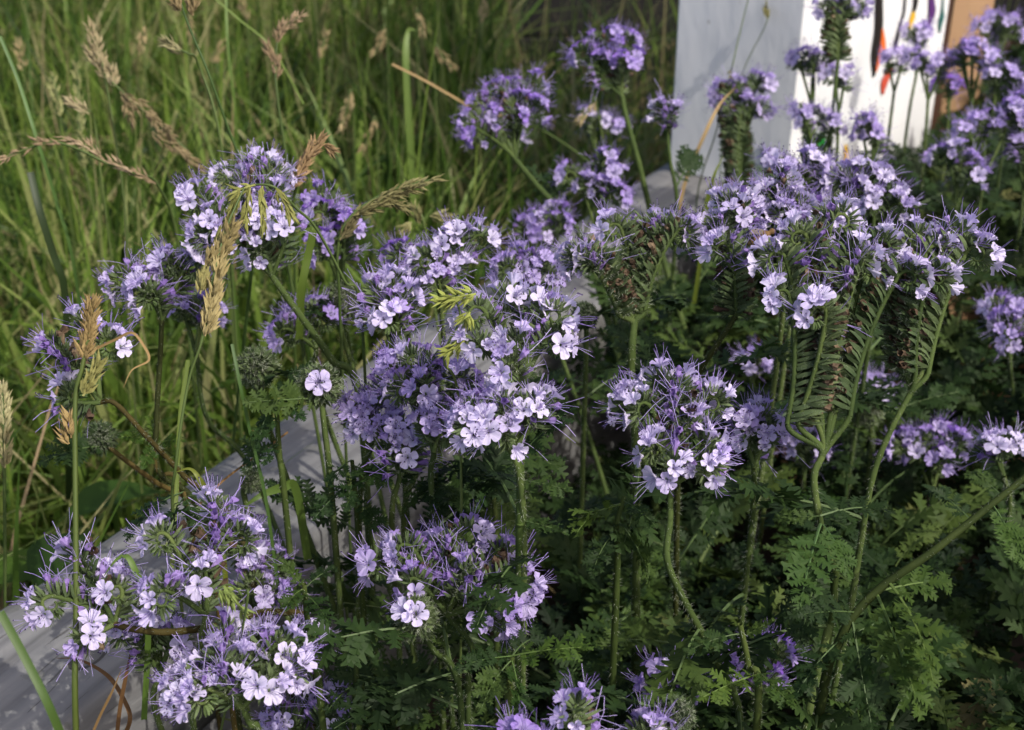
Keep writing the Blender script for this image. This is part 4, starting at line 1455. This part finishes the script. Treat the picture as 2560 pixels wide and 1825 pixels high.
phacelia('blurred violet tangle of heads in front of the far end of the rail', (1490, 580), 1.0,
         heads_of('1420,430,y 1470,455,y 1515,395,y 1540,430,y 1550,480,y 1500,460,y'), [(1500, 700, 1.02)], 0.5, leaves=3)
phacelia('pale blurred heads between the two tall violet heads', (1500, 430), 1.22, heads_of('1465,285,y 1500,300,y 1550,315,y 1320,320,y', 'y'), [(1500, 520, 1.22)], 0.3, leaves=1)
phacelia('nearly closed bristly head with feathery leaves against the post edge', (1668, 330), 1.0, heads_of('1650,270,y 1680,275,y'), [(1675, 400, 1.0), (1692, 560, 1.01)], 0.2, leaves=5, leaf_len=0.05)
# --- blurred group near the post and beyond
BG = [
    ('tall blurred head rising highest in front of the white board', (2095, 150), 1.10, '2065,12,o 2110,15,o 2145,10,o 2090,-20,m', [(2085, 250, 1.1), (2065, 450, 1.12)], .35),
    ('blurred violet head with green underside in front of the white board', (2030, 270), 1.15, '1985,148,y 2020,140,y 2050,150,y', [(2030, 400, 1.16)], .35),
    ('small blurred head among pale leaves before the white board', (2095, 290), 1.15, '2075,185,y 2110,185,y', [(2090, 420, 1.16)], .35),
    ('drooping blurred heads over dark old spikes before the grey board', (1850, 470), 1.12, '1800,225,o 1840,215,o 1880,200,o 1910,205,o 1870,265,o 1905,265,o', [(1850, 560, 1.13)], .45),
    ('blurred flat topped heads in front of the foot of the white board', (2050, 420), 1.10, '2000,275,y 2040,285,y 2090,310,y 2010,300,y', [(2050, 520, 1.11)], .42),
    ('dim blurred heads in the shade under the orange paint', (2180, 440), 1.08, '2160,305,y 2190,335,y 2165,320,y', [(2185, 560, 1.1)], .6),
    ('blurred round violet head below the yellow paint', (2290, 190), 1.32, '2275,80,y 2300,75,y 2310,85,y', [(2270, 300, 1.33)], .4),
    ('blurred violet head below the orange paint', (2235, 230), 1.25, '2220,145,y 2255,140,y', [(2220, 350, 1.26)], .45),
    ('blurred row of violet heads under the purple paint', (2320, 250), 1.22, '2285,140,y 2310,155,y 2345,155,y 2380,145,y', [(2310, 380, 1.23)], .42),
    ('blurred violet head in front of the tan stake', (2430, 260), 1.20, '2405,125,y 2440,115,y 2470,140,y 2420,140,y', [(2400, 400, 1.21)], .55),
    ('blurred violet head before the black planks', (2490, 170), 1.28, '2455,65,y 2485,45,y 2520,55,y 2535,75,y', [(2480, 300, 1.29)], .5),
    ('blurred violet head beside the brown planks', (2510, 310), 1.18, '2480,190,y 2510,180,y 2540,205,y', [(2500, 420, 1.19)], .5),
    ('small deep violet blurred head among the green stems', (2370, 310), 1.28, '2355,210,y 2385,210,y', [(2360, 420, 1.29)], .95),
    ('broad blurred violet head with sunlit green stems', (2460, 440), 1.08, '2410,320,y 2445,300,y 2480,295,y 2510,315,y', [(2440, 560, 1.1)], .5),
    ('blurred violet heads at the edge of the brown planks', (2560, 400), 1.08, '2530,265,y 2560,250,y 2555,290,y', [(2550, 560, 1.1)], .55),
    ('blurred arched violet heads over shaded leaves', (2390, 520), 1.05, '2350,385,y 2390,375,y 2420,400,y 2440,430,y', [(2380, 640, 1.07)], .5),
    ('blurred violet head low by the brown planks', (2565, 480), 1.08, '2545,360,y 2570,370,y', [(2560, 600, 1.1)], .5),
    ('blurred violet cluster deep among the leaves beside the twin spikes', (2330, 1240), .90, '2255,1105,y 2300,1095,y 2340,1075,y 2390,1100,y 2350,1145,y 2300,1125,y', [(2330, 1400, .92)], .6),
    ('blurred violet cluster behind the twin old spikes', (2525, 900), .95, '2490,760,y 2535,770,y 2510,800,y 2515,840,y 2560,790,y', [(2530, 1050, .97)], .5),
    ('small blurred violet head behind a green stem beside the old spikes', (1880, 970), .97, '1865,905,y 1895,895,y', [(1880, 1080, .98)], .45),
    ('small blurred violet head between the two old spike groups', (2180, 1040), .97, '2190,955,y 2160,965,y 2200,970,y', [(2180, 1140, .98)], .45),
    ('small blurred violet head just under the brown spent flowers', (2080, 1020), .95, '2085,965,y 2060,980,y', [(2080, 1140, .96)], .5),
    ('blurred pale heads among stems under the old spikes', (2010, 1190), .92, '1990,1090,y 2030,1090,y 2010,1120,y 2040,1130,y', [(2010, 1300, .93)], .45),
    ('pale lilac head at the leafy edge beside a thick stem', (2510, 1190), .78, '2490,1110,y 2515,1105,y', [(2520, 1300, .8)], .15),
]
for lab, fk, d, hs, way, hue in BG:
    phacelia(lab, fk, d, heads_of(hs, 'y'), way, hue, group='blurred flowers deeper in the bed', leaves=2, rad=0.0015, fl=1.1)
# --- bottom edge
phacelia('upright violet spike with flaring stamens low in the dark leaves', (1440, 1860), .54, heads_of('1440,1765,m'), [(1440, 1900, .55)], 0.3, leaves=1, leaf_len=0.05)
phacelia('top of a violet head just emerging from the dark leaves', (1305, 1920), .54, heads_of('1295,1850,y 1325,1855,y'), [], 0.4, leaves=1, leaf_len=0.05)
phacelia('lilac head with curled green buds beneath the hanging stem', (1620, 1900), .55, heads_of('1595,1830,y 1630,1825,y'), [], 0.25, leaves=1, leaf_len=0.05)
phacelia('pair of violet heads in leaf shade beside curled green buds', (1690, 1770), .66, heads_of('1650,1680,y 1700,1690,y 1690,1730,y 1640,1720,y'), [(1700, 1850, .68)], 0.6, leaves=3)
phacelia('deep violet heads glimpsed between broad toothed leaves', (1890, 1750), .70, heads_of('1840,1650,y 1890,1620,y 1940,1620,y 1920,1690,y 1810,1640,y'), [(1890, 1850, .72)], 0.75, leaves=4)

# --- closed green bud balls
def bud_ball(label, px, py, d, way, flowers=0, r=0.011, col=(1, 1, 1), hue=0.1, stemcol=(1, 1, 1)):
    c = P(px, py, d)
    wp = [P(*q) for q in way]
    u_, v_ = uv(wp[-1])
    if v_ < RAIL_W + 0.06:
        v_ = RAIL_W + rng.uniform(0.08, 0.16)
    rt = bed(u_, v_, SOIL_Z)
    o = link('phacelia_bud', None, None, rt)
    tag(o, label, 'flower bud')
    path = spline([c] + wp + [wp[-1] * 0.5 + rt * 0.5, rt - Z * 0.02], 8)
    g = Geo()
    tube(g, path, np.linspace(0.0012, 0.002, len(path)), 6, 0)
    hairs_on(g, path, 0.0014, 1300, 0.0018, 1)
    link('stem', g.mesh('stem', ['stem', 'hair'], origin=rt), o, None, stemcol)
    g = Geo()
    for k in range(150):
        dd = nrm(rng.normal(size=3) + np.array([0, 0, 0.2]))
        put(g, CALB[rng.integers(4)], c + dd * r * 0.25, dd, rng.uniform(1.1, 1.7) * r / 0.011, [0, 1])
    b = link('bud_coil', g.mesh('bud_coil', ['calyx', 'hair'], origin=c), o, c - rt, col)
    for k in range(flowers):
        dd = nrm(VIEWB + 0.25 * Z + rng.normal(0, 0.35, 3))
        fo = link('flower', FL_OPEN[rng.integers(8)], b)
        fr = frame_along(dd, rng.random() * 6)
        p = dd * r * 0.75
        fo.matrix_local = Matrix([[*fr[0], p[0]], [*fr[1], p[1]], [*fr[2], p[2]], [0, 0, 0, 1]])
        fo.color = (*petal_colour(hue), 1)
    for k in range(2 if px > 1000 else 1):
        q = int(len(path) * (0.10 + 0.3 * k))
        az = rng.random() * 6.28
        add_leaf(o, rt, path[q], np.array([math.cos(az), math.sin(az), 0.4]), 0.06 if px > 1000 else 0.04)


bud_ball('bristly green bud ball without flowers beside the thick pale stems', 642, 920, .72, [(650, 1000, .72), (700, 1150, .74)])
bud_ball('bristly green bud ball with two pale open flowers', 800, 965, .68, [(810, 1060, .68), (830, 1250, .70)], 2)
bud_ball('purplish bristly bud ball low in the meadow side', 250, 1095, .74, [(300, 1140, .74), (380, 1200, .75), (560, 1340, .78)], 0, 0.009, (0.9, 0.6, 0.7), stemcol=RED)
bud_ball('dark bristly bud ball with a single pale flower in deep shade', 1040, 1545, .62, [(1080, 1620, .63), (1150, 1740, .65)], 2, 0.010)
bud_ball('dark green bud ball beside the brown forked spikes', 1462, 790, .80, [(1465, 880, .81)], 0, 0.008)
bud_ball('green bud ball among blurred leaves under the old spikes', 2170, 1030, .90, [(2175, 1140, .92)], 0, 0.010)
bud_ball('small green bud standing over the shaded rail', 628, 1205, .70, [(628, 1300, .71)], 0, 0.006)
bud_ball('green curled buds in sunlight near the bottom stem', 1690, 1790, .56, [(1690, 1880, .57)], 0, 0.008)
bud_ball('bud ball between violet heads behind the thick pale stem', 855, 750, .80, [(860, 850, .81)], 0, 0.011)


# ================================================================== LEAFY PLANTS OF THE BED
def leafy_plant(label, pts, leaves, rad=0.003, stemcol=(0.8, 0.8, 0.7), group=None):
    """pts: stem (px,py,d) from top to bottom; leaves: list of (px,py,d, tip px, tip py, tip d, tint)"""
    wp = [P(*q) for q in pts]
    last = wp[-1]
    rt = np.array([last[0], last[1], SOIL_Z])
    o = link('phacelia_shoot', None, None, rt)
    tag(o, label, 'plant', group)
    path = spline(wp + [rt - Z * 0.02], 8)
    g = Geo()
    rr = np.linspace(rad * 0.55, rad, len(path))
    tube(g, path, rr, 8, 0)
    hairs_on(g, path, rr, 900, 0.002, 1)
    link('stem', g.mesh('stem', ['stem', 'hair'], origin=rt), o, None, stemcol)
    for l in leaves:
        A, B = P(*l[:3]), P(*l[3:6])
        i = int(np.argmin(np.linalg.norm(path - A, axis=1)))
        A = path[i]
        D = B - A
        L = np.linalg.norm(D)
        add_leaf(o, rt, A, nrm(D + Z * 0.18 * L), L * 0.92, l[6] if len(l) > 6 else (1, 1, 1))
    return o


leafy_plant('thick dark slanting stem with large drooping toothed leaves', [(2620, 1140, .625), (2560, 1195, .62), (2480, 1260, .61), (2330, 1380, .60), (2190, 1480, .60), (2100, 1600, .60), (2040, 1840, .62)],
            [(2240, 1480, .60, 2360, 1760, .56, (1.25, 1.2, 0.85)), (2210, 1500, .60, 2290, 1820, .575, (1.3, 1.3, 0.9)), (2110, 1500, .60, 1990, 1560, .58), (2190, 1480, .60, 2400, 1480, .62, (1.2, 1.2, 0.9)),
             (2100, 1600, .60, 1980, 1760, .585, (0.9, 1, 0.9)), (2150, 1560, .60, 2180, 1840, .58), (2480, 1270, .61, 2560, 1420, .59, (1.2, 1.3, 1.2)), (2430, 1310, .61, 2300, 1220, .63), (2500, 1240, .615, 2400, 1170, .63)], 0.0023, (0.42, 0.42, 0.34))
leafy_plant('shoot with big hanging lobed leaves right below the old spike stem', [(2050, 1290, .63), (2070, 1420, .635), (2075, 1560, .65)],
            [(2050, 1300, .63, 1970, 1560, .60, (0.85, 1, 1)), (2050, 1300, .63, 2140, 1450, .615, (0.85, 1, 1)), (2055, 1290, .63, 1930, 1320, .64), (2055, 1290, .63, 2240, 1290, .65), (2060, 1400, .63, 1960, 1620, .61)], 0.0022)
leafy_plant('shoot with a large bright leaf reaching out beside the central pale heads', [(1300, 1140, .615), (1300, 1300, .62), (1300, 1480, .64)],
            [(1300, 1135, .615, 1450, 1040, .60, (1.0, 1.15, 1.1)), (1300, 1200, .615, 1420, 1260, .60), (1300, 1220, .615, 1190, 1190, .66), (1300, 1300, .62, 1420, 1360, .61)], 0.0026, (0.6, 0.7, 0.55))
leafy_plant('arching leaf spray hanging in the shade between the stems', [(1560, 1240, .66), (1540, 1330, .66), (1540, 1500, .68)],
            [(1500, 1240, .66, 1400, 1360, .63, (1.3, 1.3, 1)), (1550, 1250, .66, 1640, 1330, .64), (1540, 1330, .66, 1450, 1450, .64), (1545, 1300, .66, 1640, 1480, .64)], 0.002)
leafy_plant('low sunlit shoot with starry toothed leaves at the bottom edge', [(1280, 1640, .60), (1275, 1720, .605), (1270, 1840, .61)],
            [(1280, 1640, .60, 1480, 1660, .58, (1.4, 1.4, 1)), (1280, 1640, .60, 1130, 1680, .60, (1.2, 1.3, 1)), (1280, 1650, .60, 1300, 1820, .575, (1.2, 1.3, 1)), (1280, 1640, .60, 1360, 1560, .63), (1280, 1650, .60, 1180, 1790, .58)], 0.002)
leafy_plant('shoot with paired toothed leaves under the hanging hairy stem', [(1850, 1560, .60), (1870, 1660, .61), (1890, 1840, .62)],
            [(1850, 1600, .60, 1700, 1640, .60), (1860, 1620, .60, 1950, 1560, .60, (1.1, 1.1, .9)), (1870, 1700, .605, 1750, 1780, .58, (1.3, 1.3, .9)), (1870, 1680, .605, 1960, 1790, .58, (1.2, 1.2, .9))], 0.002)
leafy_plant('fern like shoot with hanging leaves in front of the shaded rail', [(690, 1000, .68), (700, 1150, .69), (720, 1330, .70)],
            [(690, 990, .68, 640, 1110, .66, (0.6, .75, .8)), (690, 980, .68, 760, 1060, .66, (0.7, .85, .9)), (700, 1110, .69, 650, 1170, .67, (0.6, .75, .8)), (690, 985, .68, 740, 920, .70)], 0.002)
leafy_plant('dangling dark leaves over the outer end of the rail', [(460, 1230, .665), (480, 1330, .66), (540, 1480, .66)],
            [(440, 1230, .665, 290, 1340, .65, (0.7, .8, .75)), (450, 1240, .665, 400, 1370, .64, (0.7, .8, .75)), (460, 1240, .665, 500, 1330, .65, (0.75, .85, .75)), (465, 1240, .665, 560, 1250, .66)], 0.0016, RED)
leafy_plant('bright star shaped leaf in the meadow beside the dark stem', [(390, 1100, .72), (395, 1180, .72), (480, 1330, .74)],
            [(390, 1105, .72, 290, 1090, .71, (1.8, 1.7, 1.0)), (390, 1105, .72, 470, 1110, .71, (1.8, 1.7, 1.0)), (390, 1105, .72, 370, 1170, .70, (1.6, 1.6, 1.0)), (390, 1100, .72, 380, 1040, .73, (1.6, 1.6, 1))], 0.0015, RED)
leafy_plant('leafy shoot beside the dense pale front cluster', [(760, 1460, .64), (770, 1560, .65), (800, 1740, .66)],
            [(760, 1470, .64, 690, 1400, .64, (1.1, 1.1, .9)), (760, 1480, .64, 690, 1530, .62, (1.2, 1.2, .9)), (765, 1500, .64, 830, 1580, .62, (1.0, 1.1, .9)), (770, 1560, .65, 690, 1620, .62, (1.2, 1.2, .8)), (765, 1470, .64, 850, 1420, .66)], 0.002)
leafy_plant('shoot with feathery leaves between front cluster and violet head', [(890, 1620, .66), (890, 1700, .66), (895, 1850, .67)],
            [(890, 1630, .66, 800, 1660, .64), (890, 1640, .66, 980, 1580, .66), (890, 1700, .66, 970, 1760, .63), (890, 1720, .66, 820, 1800, .63)], 0.002)

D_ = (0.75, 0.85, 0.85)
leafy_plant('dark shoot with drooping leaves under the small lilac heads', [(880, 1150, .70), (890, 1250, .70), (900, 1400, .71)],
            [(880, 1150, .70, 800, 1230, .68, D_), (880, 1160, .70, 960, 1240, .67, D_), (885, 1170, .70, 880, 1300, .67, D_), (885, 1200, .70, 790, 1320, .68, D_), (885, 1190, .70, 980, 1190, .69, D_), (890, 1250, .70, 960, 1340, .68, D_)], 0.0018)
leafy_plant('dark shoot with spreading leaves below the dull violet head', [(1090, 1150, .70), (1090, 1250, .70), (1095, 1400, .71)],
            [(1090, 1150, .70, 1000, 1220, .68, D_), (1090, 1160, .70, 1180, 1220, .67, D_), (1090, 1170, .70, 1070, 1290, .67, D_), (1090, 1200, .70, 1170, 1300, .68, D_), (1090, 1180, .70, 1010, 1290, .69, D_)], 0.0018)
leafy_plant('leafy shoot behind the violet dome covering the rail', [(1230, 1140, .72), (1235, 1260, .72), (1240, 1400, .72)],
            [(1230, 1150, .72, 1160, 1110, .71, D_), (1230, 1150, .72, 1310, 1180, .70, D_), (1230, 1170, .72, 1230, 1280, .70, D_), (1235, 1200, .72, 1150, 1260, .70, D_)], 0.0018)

# a few dozen more leafy shoots fill the bed, each its own plant
LAYOUT = []
tries = 0
while len(LAYOUT) < 46 and tries < 4000:
    tries += 1
    u_, v_ = rng.uniform(-0.35, 1.55), rng.uniform(RAIL_W + 0.05, 0.85)
    p = bed(u_, v_, 0)
    if p[1] < 0.42 or abs(p[0]) > 0.5 * p[1] + 0.08:
        continue
    if any(np.hypot(*(p[:2] - q[:2])) < 0.075 for q in LAYOUT):
        continue
    if (u_ < 0.38 and v_ < RAIL_W + 0.13) or u_ > 0.9 and v_ < RAIL_W + 0.05:
        continue
    LAYOUT.append(p)
for p in LAYOUT:
    u_, v_ = uv(p)
    hgt = 0.10 + 0.09 * min(1, (v_ - RAIL_W) / 0.30) + rng.uniform(-0.03, 0.04) + (0.05 if u_ > 0.6 else 0)
    if 0.42 < u_ < 0.75 and v_ < RAIL_W + 0.2:
        hgt = rng.uniform(0.20, 0.26)
    rt = np.array([p[0], p[1], SOIL_Z])
    o = link('phacelia_shoot', None, None, rt)
    tag(o, 'leafy flowerless shoot filling the shaded bed between the flowering stems', 'plant', 'leafy shoots of the bed')
    top = rt + np.array([rng.normal(0, 0.03), rng.normal(0, 0.03), hgt])
    path = spline([top, (top + rt) / 2 + rng.normal(0, 0.008, 3), rt - Z * 0.01], 8)
    g = Geo()
    rr = np.linspace(0.0014, 0.0024, len(path))
    tube(g, path, rr, 6, 0)
    link('stem', g.mesh('stem', ['stem'], origin=rt), o, None, (0.8, 0.85, 0.7))
    for k in range(9):
        q = path[min(len(path) - 1, int(k / 9 * len(path) * 0.75))]
        az = k * 2.4 + rng.random()
        sh = rng.uniform(0.85, 1.25)
        add_leaf(o, rt, q, np.array([math.cos(az), math.sin(az), rng.uniform(0.15, 0.9)]), rng.uniform(0.05, 0.095), (sh * rng.uniform(0.9, 1.15), sh, sh * 0.95))

# understory leaves nobody could count
g = Geo()
cnt = 0
while cnt < 3300:
    u_, v_ = rng.uniform(-0.5, 2.0), RAIL_W + 0.02 + rng.uniform(0, 1.1)
    p = bed(u_, v_, 0)
    if p[1] < 0.35 or abs(p[0]) > 0.48 * p[1] + 0.15:
        continue
    if u_ < 0.36 and v_ < RAIL_W + 0.10:
        continue
    zmax = 0.08 + 0.13 * min(1, (v_ - RAIL_W) / 0.25) + (0.05 if u_ > 0.5 else 0)
    if 0.40 < u_ < 0.75 and v_ < RAIL_W + 0.2:
        zmax = 0.26
    z = SOIL_Z + 0.01 + zmax * math.sqrt(rng.random())
    az = rng.random() * 6.28
    d = nrm([math.cos(az), math.sin(az), rng.uniform(-0.3, 0.9)])
    x = nrm(np.cross(d, Z))
    zz_ = np.cross(x, d)
    L = rng.uniform(0.035, 0.075)
    v, f, mi, _ = LEAF_LO[rng.integers(len(LEAF_LO))]
    g.add(np.array([p[0], p[1], z]) + L * (v[:, :1] * x + v[:, 1:2] * d + v[:, 2:] * zz_), f, 0, float(np.clip(rng.normal(0.42, 0.2), 0, 0.95)))
    cnt += 1
tag(link('foliage', g.mesh('foliage', ['under_leaf'], smooth=False, tint=True)), 'dense dark feathery leaves low in the flower bed', 'foliage', kind='stuff')

# plants of the same bed added mostly out of view to shade its corner
for k in range(20):
    yy = 0.25 + 0.042 * k
    p = np.array([0.36 * yy + 0.20 + 0.16 * rng.random(), yy, SOIL_Z])
    rt = p
    o = link('phacelia_shoot', None, None, rt)
    tag(o, 'tall leafy shoot added at the sunny side to shade the bed', 'plant', 'added shading shoots at the sunny side')
    top = rt + np.array([rng.normal(0, 0.03), rng.normal(0, 0.03), rng.uniform(0.40, 0.54)])
    path = spline([top, (top + rt) / 2, rt - Z * 0.01], 8)
    g = Geo()
    tube(g, path, np.linspace(0.0018, 0.003, len(path)), 6, 0)
    link('stem', g.mesh('stem', ['stem'], origin=rt), o, None, (0.8, 0.85, 0.7))
    for j in range(12):
        q = path[min(len(path) - 1, int(j / 12 * len(path) * 0.8))]
        az = j * 2.4 + rng.random()
        add_leaf(o, rt, q, np.array([math.cos(az), math.sin(az), rng.uniform(0.1, 0.7)]), rng.uniform(0.055, 0.09))

# ================================================================== BEE
bc = P(1905, 592, .672)
bee = link('honey_bee', None, None, bc)
tag(bee, 'brown honey bee with pale wings clinging to a flower spike', 'bee')
ax = nrm(RIGHT * 0.85 + UP * 0.45 - FWD * 0.1)
fr = frame_along(ax)
g = Geo()
prof = [(-0.0075, 0.0003), (-0.0065, 0.0014), (-0.0045, 0.0021), (-0.0022, 0.0021), (-0.0006, 0.0012), (0.0006, 0.0019), (0.0022, 0.0022), (0.0036, 0.0014), (0.0042, 0.0010), (0.0052, 0.0016), (0.0064, 0.0012), (0.0069, 0.0003)]
pts = np.array([ax * a for a, _ in prof])
tube(g, pts, [r for _, r in prof], 10, 0)
link('body', g.mesh('body', ['bee_body']), bee)
for k in (-0.0058, -0.0042, -0.0026):
    g = Geo()
    r0 = np.interp(k, [a for a, _ in prof], [r for _, r in prof]) + 0.00008
    tube(g, [ax * (k - 0.0004), ax * (k + 0.0004)], r0, 10, 0)
    link('stripe', g.mesh('stripe', ['bee_dark']), bee)
for sg in (-1, 1):
    g = Geo()
    d = nrm(-ax * 0.8 + UP * 0.35 + sg * VIEWB * 0.45)
    s = nrm(np.cross(d, VIEWB + UP * 0.5))
    v, f = [], []
    for q in np.linspace(0, 1, 8):
        w = 0.0017 * math.sin(math.pi * (0.08 + 0.87 * q)) ** 0.7
        m_ = ax * 0.0018 + UP * 0.0016 + d * 0.0085 * q
        v += [m_ - s * w, m_ + s * w]
    for i in range(7):
        a = 2 * i
        f += [(a, a + 1, a + 3), (a, a + 3, a + 2)]
    g.add(v, f)
    link('wing', g.mesh('wing', ['bee_wing']), bee)
for k in range(3):
    for sg in (-1, 1):
        g = Geo()
        b_ = ax * (0.003 - 0.0018 * k) - UP * 0.0014
        s = sg * nrm(VIEWB)
        tube(g, [b_, b_ + s * 0.002 - UP * 0.001, b_ + s * 0.003 - UP * 0.0045 - ax * 0.001 * k], 0.00022, 4, 0)
        link('leg', g.mesh('leg', ['bee_dark']), bee)
for sg in (-1, 1):
    g = Geo()
    b_ = ax * 0.0064 + UP * 0.0006
    tube(g, [b_, b_ + ax * 0.0015 + UP * 0.0012 + sg * VIEWB * 0.0006, b_ + ax * 0.003 + UP * 0.0008 + sg * VIEWB * 0.001], 0.00015, 3, 0)
    link('antenna', g.mesh('antenna', ['bee_dark']), bee)
